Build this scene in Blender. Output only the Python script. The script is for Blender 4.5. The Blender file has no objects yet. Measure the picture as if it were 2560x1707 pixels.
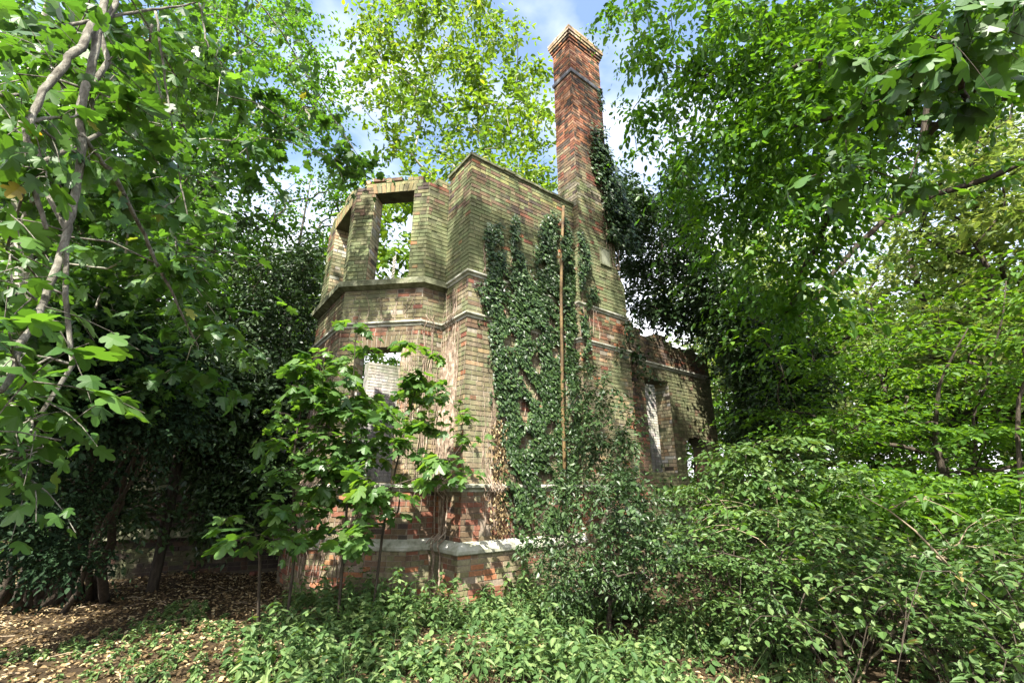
import bpy, math, random
import numpy as np
from mathutils import Vector

# ------------------------------------------------------------------ camera, sky, sun, exposure
C = bpy.context.scene.collection
scn = bpy.context.scene
F, PITCH, ZC = 1120.0, math.radians(17.87), 1.5
cam = bpy.data.objects.new('camera', bpy.data.cameras.new('camera'))
C.objects.link(cam)
cam.location = (0, 0, ZC)
cam.rotation_euler = (math.pi / 2 + PITCH, 0, 0)
cam.data.sensor_width = 36.0
cam.data.lens = 36.0 * F / 2560.0
cam.data.clip_start, cam.data.clip_end = 0.05, 2000
scn.camera = cam

SUN_AZ, SUN_EL = math.radians(-168), math.radians(50)
SUN_DIR = Vector((math.sin(SUN_AZ) * math.cos(SUN_EL), math.cos(SUN_AZ) * math.cos(SUN_EL), math.sin(SUN_EL)))
sun = bpy.data.objects.new('sun', bpy.data.lights.new('sun', 'SUN'))
C.objects.link(sun)
sun.data.energy, sun.data.angle, sun.data.color = 5.0, math.radians(0.5), (1.0, 0.95, 0.86)
sun.rotation_euler = SUN_DIR.to_track_quat('Z', 'Y').to_euler()

world = bpy.data.worlds.new('World')
scn.world = world
world.use_nodes = True
wn, wl = world.node_tree.nodes, world.node_tree.links
bg = wn['Background']
bg.inputs['Strength'].default_value = 0.125
sky = wn.new('ShaderNodeTexSky')
sky.sky_type = 'NISHITA'
sky.sun_disc = False
sky.sun_elevation, sky.sun_rotation = SUN_EL, SUN_AZ % (2 * math.pi)
sky.air_density, sky.dust_density, sky.ozone_density = 1.0, 2.5, 1.2
tc = wn.new('ShaderNodeTexCoord')
mp = wn.new('ShaderNodeMapping'); mp.inputs['Scale'].default_value = (1.0, 1.0, 2.2)
nz = wn.new('ShaderNodeTexNoise'); nz.inputs['Scale'].default_value = 2.6; nz.inputs['Detail'].default_value = 6
sep = wn.new('ShaderNodeSeparateXYZ')
low = wn.new('ShaderNodeMapRange'); low.inputs[1].default_value = 0.80; low.inputs[2].default_value = 0.25
low.inputs[3].default_value = -0.06; low.inputs[4].default_value = 0.46
add = wn.new('ShaderNodeMath'); add.operation = 'ADD'
cr = wn.new('ShaderNodeMapRange'); cr.inputs[1].default_value = 0.54; cr.inputs[2].default_value = 0.95
mx = wn.new('ShaderNodeMix'); mx.data_type = 'RGBA'
mx.inputs[7].default_value = (5.2, 5.2, 5.5, 1)
wl.new(tc.outputs['Generated'], mp.inputs['Vector']); wl.new(mp.outputs[0], nz.inputs['Vector'])
wl.new(tc.outputs['Generated'], sep.inputs[0]); wl.new(sep.outputs['Z'], low.inputs[0])
wl.new(nz.outputs['Fac'], add.inputs[0]); wl.new(low.outputs[0], add.inputs[1])
wl.new(add.outputs[0], cr.inputs[0]); wl.new(cr.outputs[0], mx.inputs[0])
wl.new(sky.outputs[0], mx.inputs[6]); wl.new(mx.outputs[2], bg.inputs['Color'])

scn.view_settings.view_transform = 'Standard'
scn.view_settings.look = 'None'
scn.view_settings.exposure = 2.0
scn.view_settings.gamma = 1.0
scn.cycles.max_bounces = 7
scn.cycles.diffuse_bounces = 4
scn.cycles.glossy_bounces = 2
scn.cycles.transmission_bounces = 3
scn.cycles.sample_clamp_indirect = 6

# ------------------------------------------------------------------ helpers
def at(px, py, d):
    """a world point in direction of a place in the photo, d metres away over the ground"""
    x, y = (px - 1280) / F, (853.5 - py) / F
    r = np.array([x, math.cos(PITCH) - y * math.sin(PITCH), math.sin(PITCH) + y * math.cos(PITCH)])
    k = d / math.hypot(r[0], r[1])
    return np.array([0, 0, ZC]) + r * k

A1 = math.radians(52.85)
D1 = np.array([math.sin(A1), math.cos(A1), 0.0]); D2 = np.array([-math.cos(A1), math.sin(A1), 0.0])
C0 = np.array([-0.721, 6.762, 0.0])
ROT = math.pi / 2 - A1
def wall_at(px, py, off=0.0):
    """(s, z) on the tower's right-hand face moved out by off"""
    x, y = (px - 1280) / F, (853.5 - py) / F
    r = np.array([x, math.cos(PITCH) - y * math.sin(PITCH), math.sin(PITCH) + y * math.cos(PITCH)])
    c = np.array([0, 0, ZC]); p0 = C0 - D2 * off
    p = c + r * (np.dot(p0 - c, D2) / np.dot(r, D2))
    return np.dot(p - C0, D1), p[2]

class Acc:
    """collects geometry, builds ONE mesh object"""
    def __init__(self): self.V, self.F, self.A, self.n = [], [], [], 0
    def add(self, V, Fc, a=0.5):
        V = np.asarray(V, np.float32).reshape(-1, 3); Fc = np.asarray(Fc, np.int32)
        self.V.append(V); self.F.append(Fc + self.n); self.n += len(V)
        a = np.asarray(a, np.float32)
        if a.ndim == 0: a = np.full(len(V), a, np.float32)
        if a.ndim == 1 and len(a) == 3 and len(V) != 3: a = np.tile(a, (len(V), 1))
        self.A.append(a)
    def tube(self, P, R, sides=6, a=0.5, cap=True):
        P = np.asarray(P, float); n = len(P)
        R = np.full(n, R) if np.ndim(R) == 0 else np.asarray(R, float)
        T = np.gradient(P, axis=0); T /= np.linalg.norm(T, axis=1)[:, None] + 1e-9
        ref = np.array([0.31, 0.95, 0.05]) if abs(T[:, 2]).mean() > 0.6 else np.array([0.05, 0.1, 1.0])
        U = np.cross(T, ref); U /= np.linalg.norm(U, axis=1)[:, None] + 1e-9
        W = np.cross(T, U)
        ang = np.arange(sides) * 2 * math.pi / sides
        V = P[:, None] + R[:, None, None] * (np.cos(ang)[None, :, None] * U[:, None] + np.sin(ang)[None, :, None] * W[:, None])
        i = np.arange(n - 1)[:, None] * sides; j = np.arange(sides)[None]; k = (j + 1) % sides
        Q = np.stack([i + j, i + k, i + sides + k, i + sides + j], -1).reshape(-1, 4)
        self.add(V.reshape(-1, 3), Q, a)
        if cap and sides >= 3:
            b = self.n - n * sides
            self.F.append(np.array([[b + q for q in range(sides)][::-1]], np.int32)); self.F.append(np.array([[b + (n - 1) * sides + q for q in range(sides)]], np.int32))
    def build(self, name, mats, parent=None, attr='rnd', smooth=False):
        me = bpy.data.meshes.new(name)
        V = np.concatenate(self.V)
        tot = np.concatenate([np.full(len(f), f.shape[1], np.int32) for f in self.F])
        L = np.concatenate([f.ravel() for f in self.F]).astype(np.int32)
        me.vertices.add(len(V)); me.vertices.foreach_set('co', V.ravel())
        me.loops.add(len(L)); me.loops.foreach_set('vertex_index', L)
        me.polygons.add(len(tot))
        st = np.zeros(len(tot), np.int32); st[1:] = np.cumsum(tot)[:-1]
        me.polygons.foreach_set('loop_start', st)
        try: me.polygons.foreach_set('loop_total', tot)
        except Exception: pass
        a = np.concatenate(self.A)
        if a.ndim == 1:
            at_ = me.attributes.new(attr, 'FLOAT', 'POINT'); at_.data.foreach_set('value', a)
        else:
            at_ = me.attributes.new('col', 'FLOAT_COLOR', 'POINT')
            at_.data.foreach_set('color', np.concatenate([a, np.ones((len(a), 1), np.float32)], 1).ravel())
        me.update(calc_edges=True)
        me.polygons.foreach_set('use_smooth', np.full(len(tot), smooth))
        me.materials.append(mats)
        o = bpy.data.objects.new(name, me); C.objects.link(o)
        if parent: o.parent = parent
        return o

def tag(o, label=None, cat=None, group=None, kind=None):
    if label: o['label'] = label
    if cat: o['category'] = cat
    if group: o['group'] = group
    if kind: o['kind'] = kind
    return o
def thing(name, label, cat, loc=(0, 0, 0), rz=0.0, group=None):
    o = bpy.data.objects.new(name, None); C.objects.link(o)
    o.empty_display_size = 0.2
    o.location = loc; o.rotation_euler = (0, 0, rz)
    return tag(o, label, cat, group)
def keep(o, parent):
    """parent a mesh built in world coordinates to a thing whose Empty stands at its base"""
    o.parent = parent
    o.location = -Vector(parent.location) if parent.rotation_euler[2] == 0 else o.location
    return o

# ------------------------------------------------------------------ materials
def mat(name):
    m = bpy.data.materials.new(name); m.use_nodes = True
    nt = m.node_tree
    return m, nt.nodes, nt.links, nt.nodes['Principled BSDF'], nt.nodes['Material Output']
def ramp(nodes, stops):
    r = nodes.new('ShaderNodeValToRGB')
    e = r.color_ramp.elements
    e[0].position, e[0].color = stops[0][0], (*stops[0][1], 1)
    e[1].position, e[1].color = stops[-1][0], (*stops[-1][1], 1)
    for p, c in stops[1:-1]:
        x = e.new(p); x.color = (*c, 1)
    return r
def leaf_mat(name, stops, trans=0.4, tcol=(1.6, 1.5, 0.6), rough=0.45, spec=0.4):
    m, n, l, b, out = mat(name)
    a = n.new('ShaderNodeAttribute'); a.attribute_name = 'rnd'
    r = ramp(n, stops); l.new(a.outputs['Fac'], r.inputs[0])
    l.new(r.outputs[0], b.inputs['Base Color'])
    b.inputs['Roughness'].default_value = rough
    b.inputs['Specular IOR Level'].default_value = spec
    t = n.new('ShaderNodeBsdfTranslucent')
    mu = n.new('ShaderNodeMix'); mu.data_type = 'RGBA'; mu.blend_type = 'MULTIPLY'; mu.clamp_result = False
    mu.inputs[0].default_value = 1.0; mu.inputs[7].default_value = (*tcol, 1)
    l.new(r.outputs[0], mu.inputs[6]); l.new(mu.outputs[2], t.inputs['Color'])
    mix = n.new('ShaderNodeMixShader'); mix.inputs[0].default_value = trans
    l.new(b.outputs[0], mix.inputs[1]); l.new(t.outputs[0], mix.inputs[2]); l.new(mix.outputs[0], out.inputs['Surface'])
    return m
def noise(n, l, scale, detail=4, rough=0.6, vec=None):
    t = n.new('ShaderNodeTexNoise'); t.inputs['Scale'].default_value = scale; t.inputs['Detail'].default_value = detail
    t.inputs['Roughness'].default_value = rough
    if vec is None:
        c = n.new('ShaderNodeTexCoord'); vec = c.outputs['Object']
    l.new(vec, t.inputs['Vector'])
    return t
def bump(n, l, b, src, strength=0.5, dist=0.01):
    bp = n.new('ShaderNodeBump'); bp.inputs['Strength'].default_value = strength; bp.inputs['Distance'].default_value = dist
    l.new(src, bp.inputs['Height']); l.new(bp.outputs[0], b.inputs['Normal'])
def noise_mat(name, stops, scale=6, rough=0.9, bscale=40, bstr=0.5, bdist=0.01, stretch=None):
    m, n, l, b, out = mat(name)
    vec = None
    if stretch:
        c = n.new('ShaderNodeTexCoord'); mp = n.new('ShaderNodeMapping'); mp.inputs['Scale'].default_value = stretch
        l.new(c.outputs['Object'], mp.inputs[0]); vec = mp.outputs[0]
    t = noise(n, l, scale, 6, 0.65, vec); r = ramp(n, stops)
    l.new(t.outputs['Fac'], r.inputs[0]); l.new(r.outputs[0], b.inputs['Base Color'])
    b.inputs['Roughness'].default_value = rough; b.inputs['Specular IOR Level'].default_value = 0.25
    t2 = noise(n, l, bscale, 5, 0.7, vec); bump(n, l, b, t2.outputs['Fac'], bstr, bdist)
    return m
def brick_mat(name):
    m, n, l, b, out = mat(name)
    a = n.new('ShaderNodeAttribute'); a.attribute_name = 'col'
    t = noise(n, l, 28, 6, 0.7)
    r = ramp(n, [(0.25, (0.62, 0.62, 0.62)), (0.5, (0.95, 0.95, 0.95)), (0.75, (1.3, 1.28, 1.22))])
    l.new(t.outputs['Fac'], r.inputs[0])
    mu = n.new('ShaderNodeMix'); mu.data_type = 'RGBA'; mu.blend_type = 'MULTIPLY'; mu.inputs[0].default_value = 1
    l.new(a.outputs['Color'], mu.inputs[6]); l.new(r.outputs[0], mu.inputs[7])
    c = n.new('ShaderNodeTexCoord'); mp = n.new('ShaderNodeMapping'); mp.inputs['Scale'].default_value = (5, 5, .45); l.new(c.outputs['Object'], mp.inputs[0])
    ts = noise(n, l, 1.0, 6, 0.65, mp.outputs[0]); rs = ramp(n, [(0.32, (0.50, 0.50, 0.48)), (0.52, (1, 1, 1)), (0.72, (1.2, 1.18, 1.12))]); l.new(ts.outputs['Fac'], rs.inputs[0])
    ms = n.new('ShaderNodeMix'); ms.data_type = 'RGBA'; ms.blend_type = 'MULTIPLY'; ms.inputs[0].default_value = 1
    l.new(mu.outputs[2], ms.inputs[6]); l.new(rs.outputs[0], ms.inputs[7])
    sx = n.new('ShaderNodeSeparateXYZ'); l.new(c.outputs['Object'], sx.inputs[0])
    up = n.new('ShaderNodeMapRange'); up.inputs[1].default_value = 2.0; up.inputs[2].default_value = 6.0; up.inputs[3].default_value = -.10; up.inputs[4].default_value = .02; l.new(sx.outputs['Z'], up.inputs[0])
    dn = n.new('ShaderNodeMapRange'); dn.inputs[1].default_value = 5.9; dn.inputs[2].default_value = 7.0; dn.inputs[3].default_value = 0; dn.inputs[4].default_value = -.16; l.new(sx.outputs['Z'], dn.inputs[0])
    tm = noise(n, l, 1.6, 7, 0.62); a1 = n.new('ShaderNodeMath'); l.new(tm.outputs['Fac'], a1.inputs[0]); l.new(up.outputs[0], a1.inputs[1])
    a2 = n.new('ShaderNodeMath'); l.new(a1.outputs[0], a2.inputs[0]); l.new(dn.outputs[0], a2.inputs[1])
    rm = ramp(n, [(0.43, (0, 0, 0)), (0.60, (0.75, 0.75, 0.75))]); l.new(a2.outputs[0], rm.inputs[0])
    mm = n.new('ShaderNodeMix'); mm.data_type = 'RGBA'; mm.inputs[7].default_value = (0.105, 0.122, 0.058, 1)
    l.new(rm.outputs[0], mm.inputs[0]); l.new(ms.outputs[2], mm.inputs[6]); mu = mm
    # lichen and soot blotches
    t2 = noise(n, l, 3.1, 7, 0.7); r2 = ramp(n, [(0.60, (0, 0, 0)), (0.72, (0.55, 0.55, 0.55))]); l.new(t2.outputs['Fac'], r2.inputs[0])
    m2 = n.new('ShaderNodeMix'); m2.data_type = 'RGBA'; m2.inputs[7].default_value = (0.05, 0.05, 0.035, 1)
    l.new(r2.outputs[0], m2.inputs[0]); l.new(mu.outputs[2], m2.inputs[6])
    t4 = noise(n, l, 1.9, 8, 0.75); r4 = ramp(n, [(0.66, (0, 0, 0)), (0.74, (0.6, 0.6, 0.6))]); l.new(t4.outputs['Fac'], r4.inputs[0])
    m3 = n.new('ShaderNodeMix'); m3.data_type = 'RGBA'; m3.inputs[7].default_value = (0.42, 0.42, 0.36, 1)
    l.new(r4.outputs[0], m3.inputs[0]); l.new(m2.outputs[2], m3.inputs[6])
    l.new(m3.outputs[2], b.inputs['Base Color'])
    b.inputs['Roughness'].default_value = 0.92; b.inputs['Specular IOR Level'].default_value = 0.2
    t3 = noise(n, l, 70, 5, 0.75); bump(n, l, b, t3.outputs['Fac'], 0.55, 0.006)
    return m
M = {}
M['brick'] = brick_mat('weathered_brick')
M['stone'] = noise_mat('lichen_stone', [(0.28, (0.09, 0.095, 0.06)), (0.42, (0.24, 0.245, 0.18)), (0.55, (0.34, 0.34, 0.28)), (0.72, (0.48, 0.47, 0.42))], 5, 0.9, 60, 0.4, 0.006)
M['moss_stone'] = noise_mat('mossy_stone', [(0.3, (0.06, 0.06, 0.035)), (0.5, (0.13, 0.14, 0.08)), (0.68, (0.25, 0.25, 0.17))], 8, 0.95, 50, 0.6, 0.008)
M['slate'] = noise_mat('dark_slate_band', [(0.3, (0.05, 0.05, 0.055)), (0.7, (0.16, 0.16, 0.17))], 9, 0.7)
M['timber'] = noise_mat('grey_timber', [(0.3, (0.16, 0.15, 0.13)), (0.7, (0.42, 0.40, 0.37))], 9, 0.9, 60, 0.4, 0.005, (6, 6, 0.6))
M['metal'] = noise_mat('painted_metal', [(0.3, (0.16, 0.17, 0.12)), (0.7, (0.27, 0.28, 0.2))], 8, 0.6)
M['pipe'] = noise_mat('rusty_pipe', [(0.3, (0.03, 0.018, 0.013)), (0.45, (0.085, 0.055, 0.025)), (0.6, (0.14, 0.095, 0.036)), (0.75, (0.06, 0.04, 0.032))], 5.0, 0.7, 50, 0.4, 0.004)
M['bark'] = noise_mat('grey_bark', [(0.28, (0.035, 0.03, 0.022)), (0.45, (0.10, 0.092, 0.07)), (0.58, (0.18, 0.17, 0.135)), (0.72, (0.30, 0.30, 0.24))], 14, 0.9, 30, 0.8, 0.012, (3, 3, 0.8))
M['dark_bark'] = noise_mat('dark_bark', [(0.3, (0.018, 0.014, 0.010)), (0.7, (0.075, 0.06, 0.042))], 10, 0.9, 30, 0.8, 0.012, (3, 3, 0.8))
M['pale_bark'] = noise_mat('pale_bark', [(0.3, (0.16, 0.15, 0.11)), (0.5, (0.30, 0.29, 0.22)), (0.72, (0.46, 0.45, 0.37))], 5, 0.9, 25, 0.6, 0.01)
M['vine'] = noise_mat('dry_vine', [(0.3, (0.09, 0.065, 0.045)), (0.5, (0.24, 0.18, 0.13)), (0.7, (0.42, 0.35, 0.28))], 10, 0.9)
M['dry_wood'] = noise_mat('dry_wood', [(0.3, (0.14, 0.10, 0.06)), (0.7, (0.38, 0.31, 0.21))], 12, 0.9)
G = lambda *c: c
M['maple'] = leaf_mat('maple_leaf', [(0, (0.028, 0.07, 0.016)), (0.5, (0.05, 0.118, 0.02)), (0.93, (0.08, 0.165, 0.028)), (0.985, (0.16, 0.17, 0.03)), (1, (0.24, 0.17, 0.03))], 0.42, (1.7, 1.7, 0.6))
M['sycamore'] = leaf_mat('sycamore_leaf', [(0, (0.028, 0.07, 0.02)), (0.6, (0.052, 0.115, 0.028)), (1, (0.09, 0.168, 0.038))], 0.46, (1.7, 1.8, 0.5), 0.42, 0.5)
M['sapling'] = leaf_mat('young_sycamore_leaf', [(0, (0.035, 0.085, 0.024)), (0.6, (0.07, 0.145, 0.035)), (1, (0.125, 0.21, 0.055))], 0.5, (1.9, 1.9, 0.5), 0.42, 0.5)
M['dark_sycamore'] = leaf_mat('dark_sycamore_leaf', [(0, (0.025, 0.06, 0.018)), (0.6, (0.05, 0.11, 0.024)), (1, (0.08, 0.15, 0.03))], 0.38, (1.7, 1.8, 0.4))
M['lime'] = leaf_mat('yellow_green_leaf', [(0, (0.05, 0.11, 0.016)), (0.5, (0.10, 0.185, 0.02)), (0.9, (0.17, 0.25, 0.028)), (1, (0.28, 0.24, 0.04))], 0.5, (1.6, 1.5, 0.5))
M['hornbeam'] = leaf_mat('fresh_green_leaf', [(0, (0.028, 0.078, 0.012)), (0.5, (0.052, 0.132, 0.018)), (1, (0.10, 0.195, 0.026))], 0.52, (2.0, 1.85, 0.45))
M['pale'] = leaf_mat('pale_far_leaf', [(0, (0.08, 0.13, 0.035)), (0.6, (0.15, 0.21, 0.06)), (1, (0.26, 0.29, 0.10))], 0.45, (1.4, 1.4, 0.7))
M['elm'] = leaf_mat('elm_leaf', [(0, (0.035, 0.085, 0.014)), (0.5, (0.07, 0.15, 0.022)), (1, (0.12, 0.22, 0.03))], 0.48, (1.9, 1.8, 0.45))
M['shrub'] = leaf_mat('grey_green_shrub_leaf', [(0, (0.035, 0.078, 0.020)), (0.6, (0.072, 0.132, 0.036)), (0.97, (0.15, 0.21, 0.075)), (1, (0.35, 0.20, 0.08))], 0.32, (1.6, 1.6, 0.5), 0.5, 0.35)
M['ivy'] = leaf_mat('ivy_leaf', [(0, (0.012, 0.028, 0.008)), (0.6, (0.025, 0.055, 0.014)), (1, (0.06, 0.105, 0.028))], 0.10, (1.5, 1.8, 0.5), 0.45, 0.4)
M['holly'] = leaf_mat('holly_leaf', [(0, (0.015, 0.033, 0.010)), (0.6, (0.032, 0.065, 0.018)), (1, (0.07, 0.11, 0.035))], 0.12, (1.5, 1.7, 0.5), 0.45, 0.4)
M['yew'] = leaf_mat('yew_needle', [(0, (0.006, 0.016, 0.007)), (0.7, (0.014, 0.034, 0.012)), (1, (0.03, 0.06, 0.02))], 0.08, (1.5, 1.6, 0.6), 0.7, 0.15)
M['nettle'] = leaf_mat('nettle_leaf', [(0, (0.04, 0.088, 0.026)), (0.6, (0.085, 0.15, 0.046)), (1, (0.18, 0.245, 0.09))], 0.34, (1.6, 1.6, 0.5), 0.55, 0.3)
M['litter'] = leaf_mat('dead_leaf', [(0, (0.035, 0.024, 0.012)), (0.4, (0.105, 0.07, 0.033)), (0.7, (0.23, 0.165, 0.08)), (0.9, (0.36, 0.28, 0.15)), (1, (0.42, 0.37, 0.22))], 0.12, (1.2, 1.0, 0.7), 0.7, 0.2)

# ------------------------------------------------------------------ leaves and trees
def tpl(kind):
    if kind == 'maple':
        h = [(0.10, -0.07), (0.30, -0.05), (0.47, 0.10), (0.44, 0.23), (0.30, 0.30), (0.54, 0.46), (0.58, 0.64), (0.43, 0.67), (0.25, 0.58), (0.24, 0.78), (0.12, 0.95)]
        o = [(0, 0)] + h + [(0, 1.0)] + [(-x, y) for x, y in h[::-1]]
        V = [(x, y, -0.22 * abs(x) - 0.18 * y * y) for x, y in o] + [(0, 0.36, 0.0)]
        k = len(o); return np.array(V), [np.array([[k, i, (i + 1) % k] for i in range(k)])]
    if kind == 'ivy':
        h = [(0.30, -0.10), (0.52, 0.20), (0.28, 0.45)]
        o = [(0, 0)] + h + [(0, 0.95)] + [(-x, y) for x, y in h[::-1]]
        V = [(x, y, -0.25 * abs(x) - 0.10 * y * y) for x, y in o] + [(0, 0.3, 0.0)]
        k = len(o); return np.array(V), [np.array([[k, i, (i + 1) % k] for i in range(k)])]
    if kind == 'oval':
        V = [(0, 0, 0), (.24, .22, .05), (.29, .5, .04), (.16, .82, -.03), (0, 1, -.12), (-.16, .82, -.03), (-.29, .5, .04), (-.24, .22, .05)]
        return np.array(V, float), [np.array([[0, 1, 2, 3, 4], [0, 4, 5, 6, 7]])]
    if kind == 'diamond':
        V = [(0, 0, 0), (.34, .45, .06), (0, 1, -.08), (-.34, .45, .06)]
        return np.array(V, float), [np.array([[0, 1, 2], [0, 2, 3]])]
    if kind == 'needle':
        V = [(-.07, 0, 0), (.07, 0, 0), (.05, 1, -.1), (-.05, 1, -.1)]
        return np.array(V, float), [np.array([[0, 1, 2, 3]])]
def unit(a): return a / (np.linalg.norm(a, axis=-1, keepdims=True) + 1e-9)
def leaves(acc, kind, P, T, N, size, rng, rnd=None):
    V, Fs = tpl(kind); n = len(P)
    if n == 0: return
    T = unit(T); N = unit(N - T * (N * T).sum(1, keepdims=True)); B = np.cross(T, N)
    size = np.broadcast_to(np.asarray(size, float), (n,)) * rng.uniform(0.7, 1.25, n)
    cz = rng.uniform(-0.4, 2.6, n)[:, None, None]; wx = rng.uniform(0.72, 1.12, n)[:, None, None]; sk = rng.normal(size=n)[:, None, None] * .12
    W = P[:, None] + size[:, None, None] * ((V[None, :, 0:1] * wx + sk * V[None, :, 1:2] ** 2) * B[:, None] + V[None, :, 1:2] * T[:, None] + cz * V[None, :, 2:3] * N[:, None])
    if rnd is None: rnd = rng.random(n)
    k = len(V)
    for f in Fs:
        idx = (np.arange(n)[:, None, None] * k + f[None]).reshape(-1, f.shape[1])
        acc.add(W.reshape(-1, 3), idx, np.repeat(rnd, k))
def sphere(rng, n):
    return unit(rng.normal(size=(n, 3)))
def foliage(acc, kind, centers, radii, rng, twigs=6, per=8, size=0.1, flat=0.5, droop=0.25, jit=0.45, up=1.0, tip_down=0.25, stems=None, stem_r=0.003, bright=0.0):
    """twigs spreading from each clump centre with leaves ranked along them"""
    centers = np.asarray(centers, float); n = len(centers)
    radii = np.broadcast_to(np.asarray(radii, float), (n,))
    m = n * twigs
    c = np.repeat(centers, twigs, 0); r = np.repeat(radii, twigs)
    d = sphere(rng, m); d[:, 2] *= flat; d = unit(d)
    s = c + sphere(rng, m) * (r * rng.uniform(0, 0.45, m))[:, None] * np.array([1, 1, flat])
    ln = r * rng.uniform(0.55, 1.15, m)
    f = (np.arange(per) + 0.6) / per
    P = s[:, None] + d[:, None] * (ln[:, None] * f[None])[..., None]
    P[..., 2] -= droop * ln[:, None] * f[None] ** 2
    dirs = np.repeat(d[:, None], per, 1).copy(); dirs[..., 2] -= 2 * droop * f[None]
    side = unit(np.cross(d, np.array([0, 0, 1.0])) + 1e-6)
    sg = np.where(np.arange(per) % 2 == 0, 1.0, -1.0)
    T = dirs * 0.7 + side[:, None] * sg[None, :, None] * 0.85
    T = T.reshape(-1, 3) + rng.normal(size=(m * per, 3)) * jit * 0.6
    T[:, 2] -= tip_down
    N = np.array([0, 0, up]) + rng.normal(size=(m * per, 3)) * jit
    P = P.reshape(-1, 3) + rng.normal(size=(m * per, 3)) * np.mean(size) * 0.25
    size = size * np.repeat(rng.uniform(.62, 1.4, n), twigs * per)
    tone = np.repeat(rng.random(n), twigs * per) * 0.35 + rng.random(m * per) * 0.65
    leaves(acc, kind, P, T, N, size, rng, np.clip(tone + bright, 0, 1))
    if stems is not None:
        for i in range(m):
            g = np.linspace(0, 1, 4)
            Q = s[i] + d[i] * (ln[i] * g)[:, None]; Q[:, 2] -= droop * ln[i] * g ** 2
            stems.tube(Q, np.linspace(stem_r, stem_r * 0.4, 4), 3, cap=False)

class Skel:
    def __init__(self): self.P, self.par, self.rmin = [], [], []
    def path(self, pts, parent=-1, r=0.0):
        ids = []
        for p in pts:
            self.P.append(np.asarray(p, float)); self.par.append(parent); self.rmin.append(r)
            parent = len(self.P) - 1; ids.append(parent)
        return ids
    def reach(self, targets, rng, seg=0.35, wob=0.06, sag=0.0, lift=0.15, origin=None, zhigh=0.5, zlow=0.0):
        origin = self.P[0] if origin is None else np.asarray(origin)
        for t in sorted(targets, key=lambda q: np.linalg.norm(q - origin)):
            A = np.array(self.P); v = t - A; dist = np.linalg.norm(v, axis=1)
            cost = dist + 0.25 * np.linalg.norm(A - origin, axis=1) * 0.4 + zhigh * np.maximum(0, A[:, 2] - t[2]) + zlow * np.maximum(0, t[2] - A[:, 2])
            i = int(np.argmin(cost)); p0 = A[i]; L = dist[i]
            k = max(2, int(L / seg)); f = np.linspace(0, 1, k + 1)[1:]
            pts = p0 + (t - p0) * f[:, None]
            pts[:, 2] += lift * L * np.sin(f * math.pi) * 0.6 - sag * L * f * (1 - f)
            w = rng.normal(size=(k, 3)) * wob * L / max(k, 1) ** 0.5; w[-1] *= 0.2
            self.path(pts + w, i)
    def mesh(self, acc, tip=0.006, trunk=None, power=2.4, sides=6):
        n = len(self.P); ch = [[] for _ in range(n)]
        for i, p in enumerate(self.par):
            if p >= 0: ch[p].append(i)
        w = np.zeros(n)
        for i in range(n - 1, -1, -1):
            w[i] = sum(w[c] for c in ch[i]) if ch[i] else tip ** power
            w[i] *= 1.012
        R = w ** (1 / power)
        if trunk: R = tip + (R - tip) * (trunk - tip) / max(R[0] - tip, 1e-6)
        R = np.maximum(R, np.array(self.rmin))
        done = set()
        for i in range(n):
            if self.par[i] == -1: starts = [(-1, i)]
            else: continue
            while starts:
                pa, j = starts.pop()
                pts, rr = ([self.P[pa]], [min(R[pa], R[j] * 1.15)]) if pa >= 0 else ([], [])
                while True:
                    pts.append(self.P[j]); rr.append(R[j])
                    if not ch[j]: break
                    c = sorted(ch[j], key=lambda q: -R[q])
                    for q in c[1:]: starts.append((j, q))
                    j = c[0]
                if len(pts) > 1:
                    big = max(rr)
                    acc.tube(pts, rr, sides if big > 0.03 else (5 if big > 0.012 else 4))
def inside(poly, x, y):
    poly = np.asarray(poly, float); c = np.zeros(len(x), bool); j = len(poly) - 1
    for i in range(len(poly)):
        xi, yi = poly[i]; xj, yj = poly[j]
        t = ((yi > y) != (yj > y)) & (x < (xj - xi) * (y - yi) / (yj - yi + 1e-12) + xi)
        c ^= t; j = i
    return c
def region(poly, n, d0, d1, rng):
    """n points spread over a region of the wood: a patch of directions at distances d0..d1"""
    poly = np.asarray(poly, float); out = []
    lo, hi = poly.min(0), poly.max(0)
    while len(out) < n:
        x = rng.uniform(lo[0], hi[0], 4 * n); y = rng.uniform(lo[1], hi[1], 4 * n)
        k = inside(poly, x, y)
        for a, b in zip(x[k], y[k]):
            out.append(at(a, b, rng.uniform(d0, d1)))
            if len(out) == n: break
    return np.array(out)
def blob(c, r, n, rng):
    return np.asarray(c) + sphere(rng, n) * (rng.random(n) ** 0.4)[:, None] * np.asarray(r)

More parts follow.
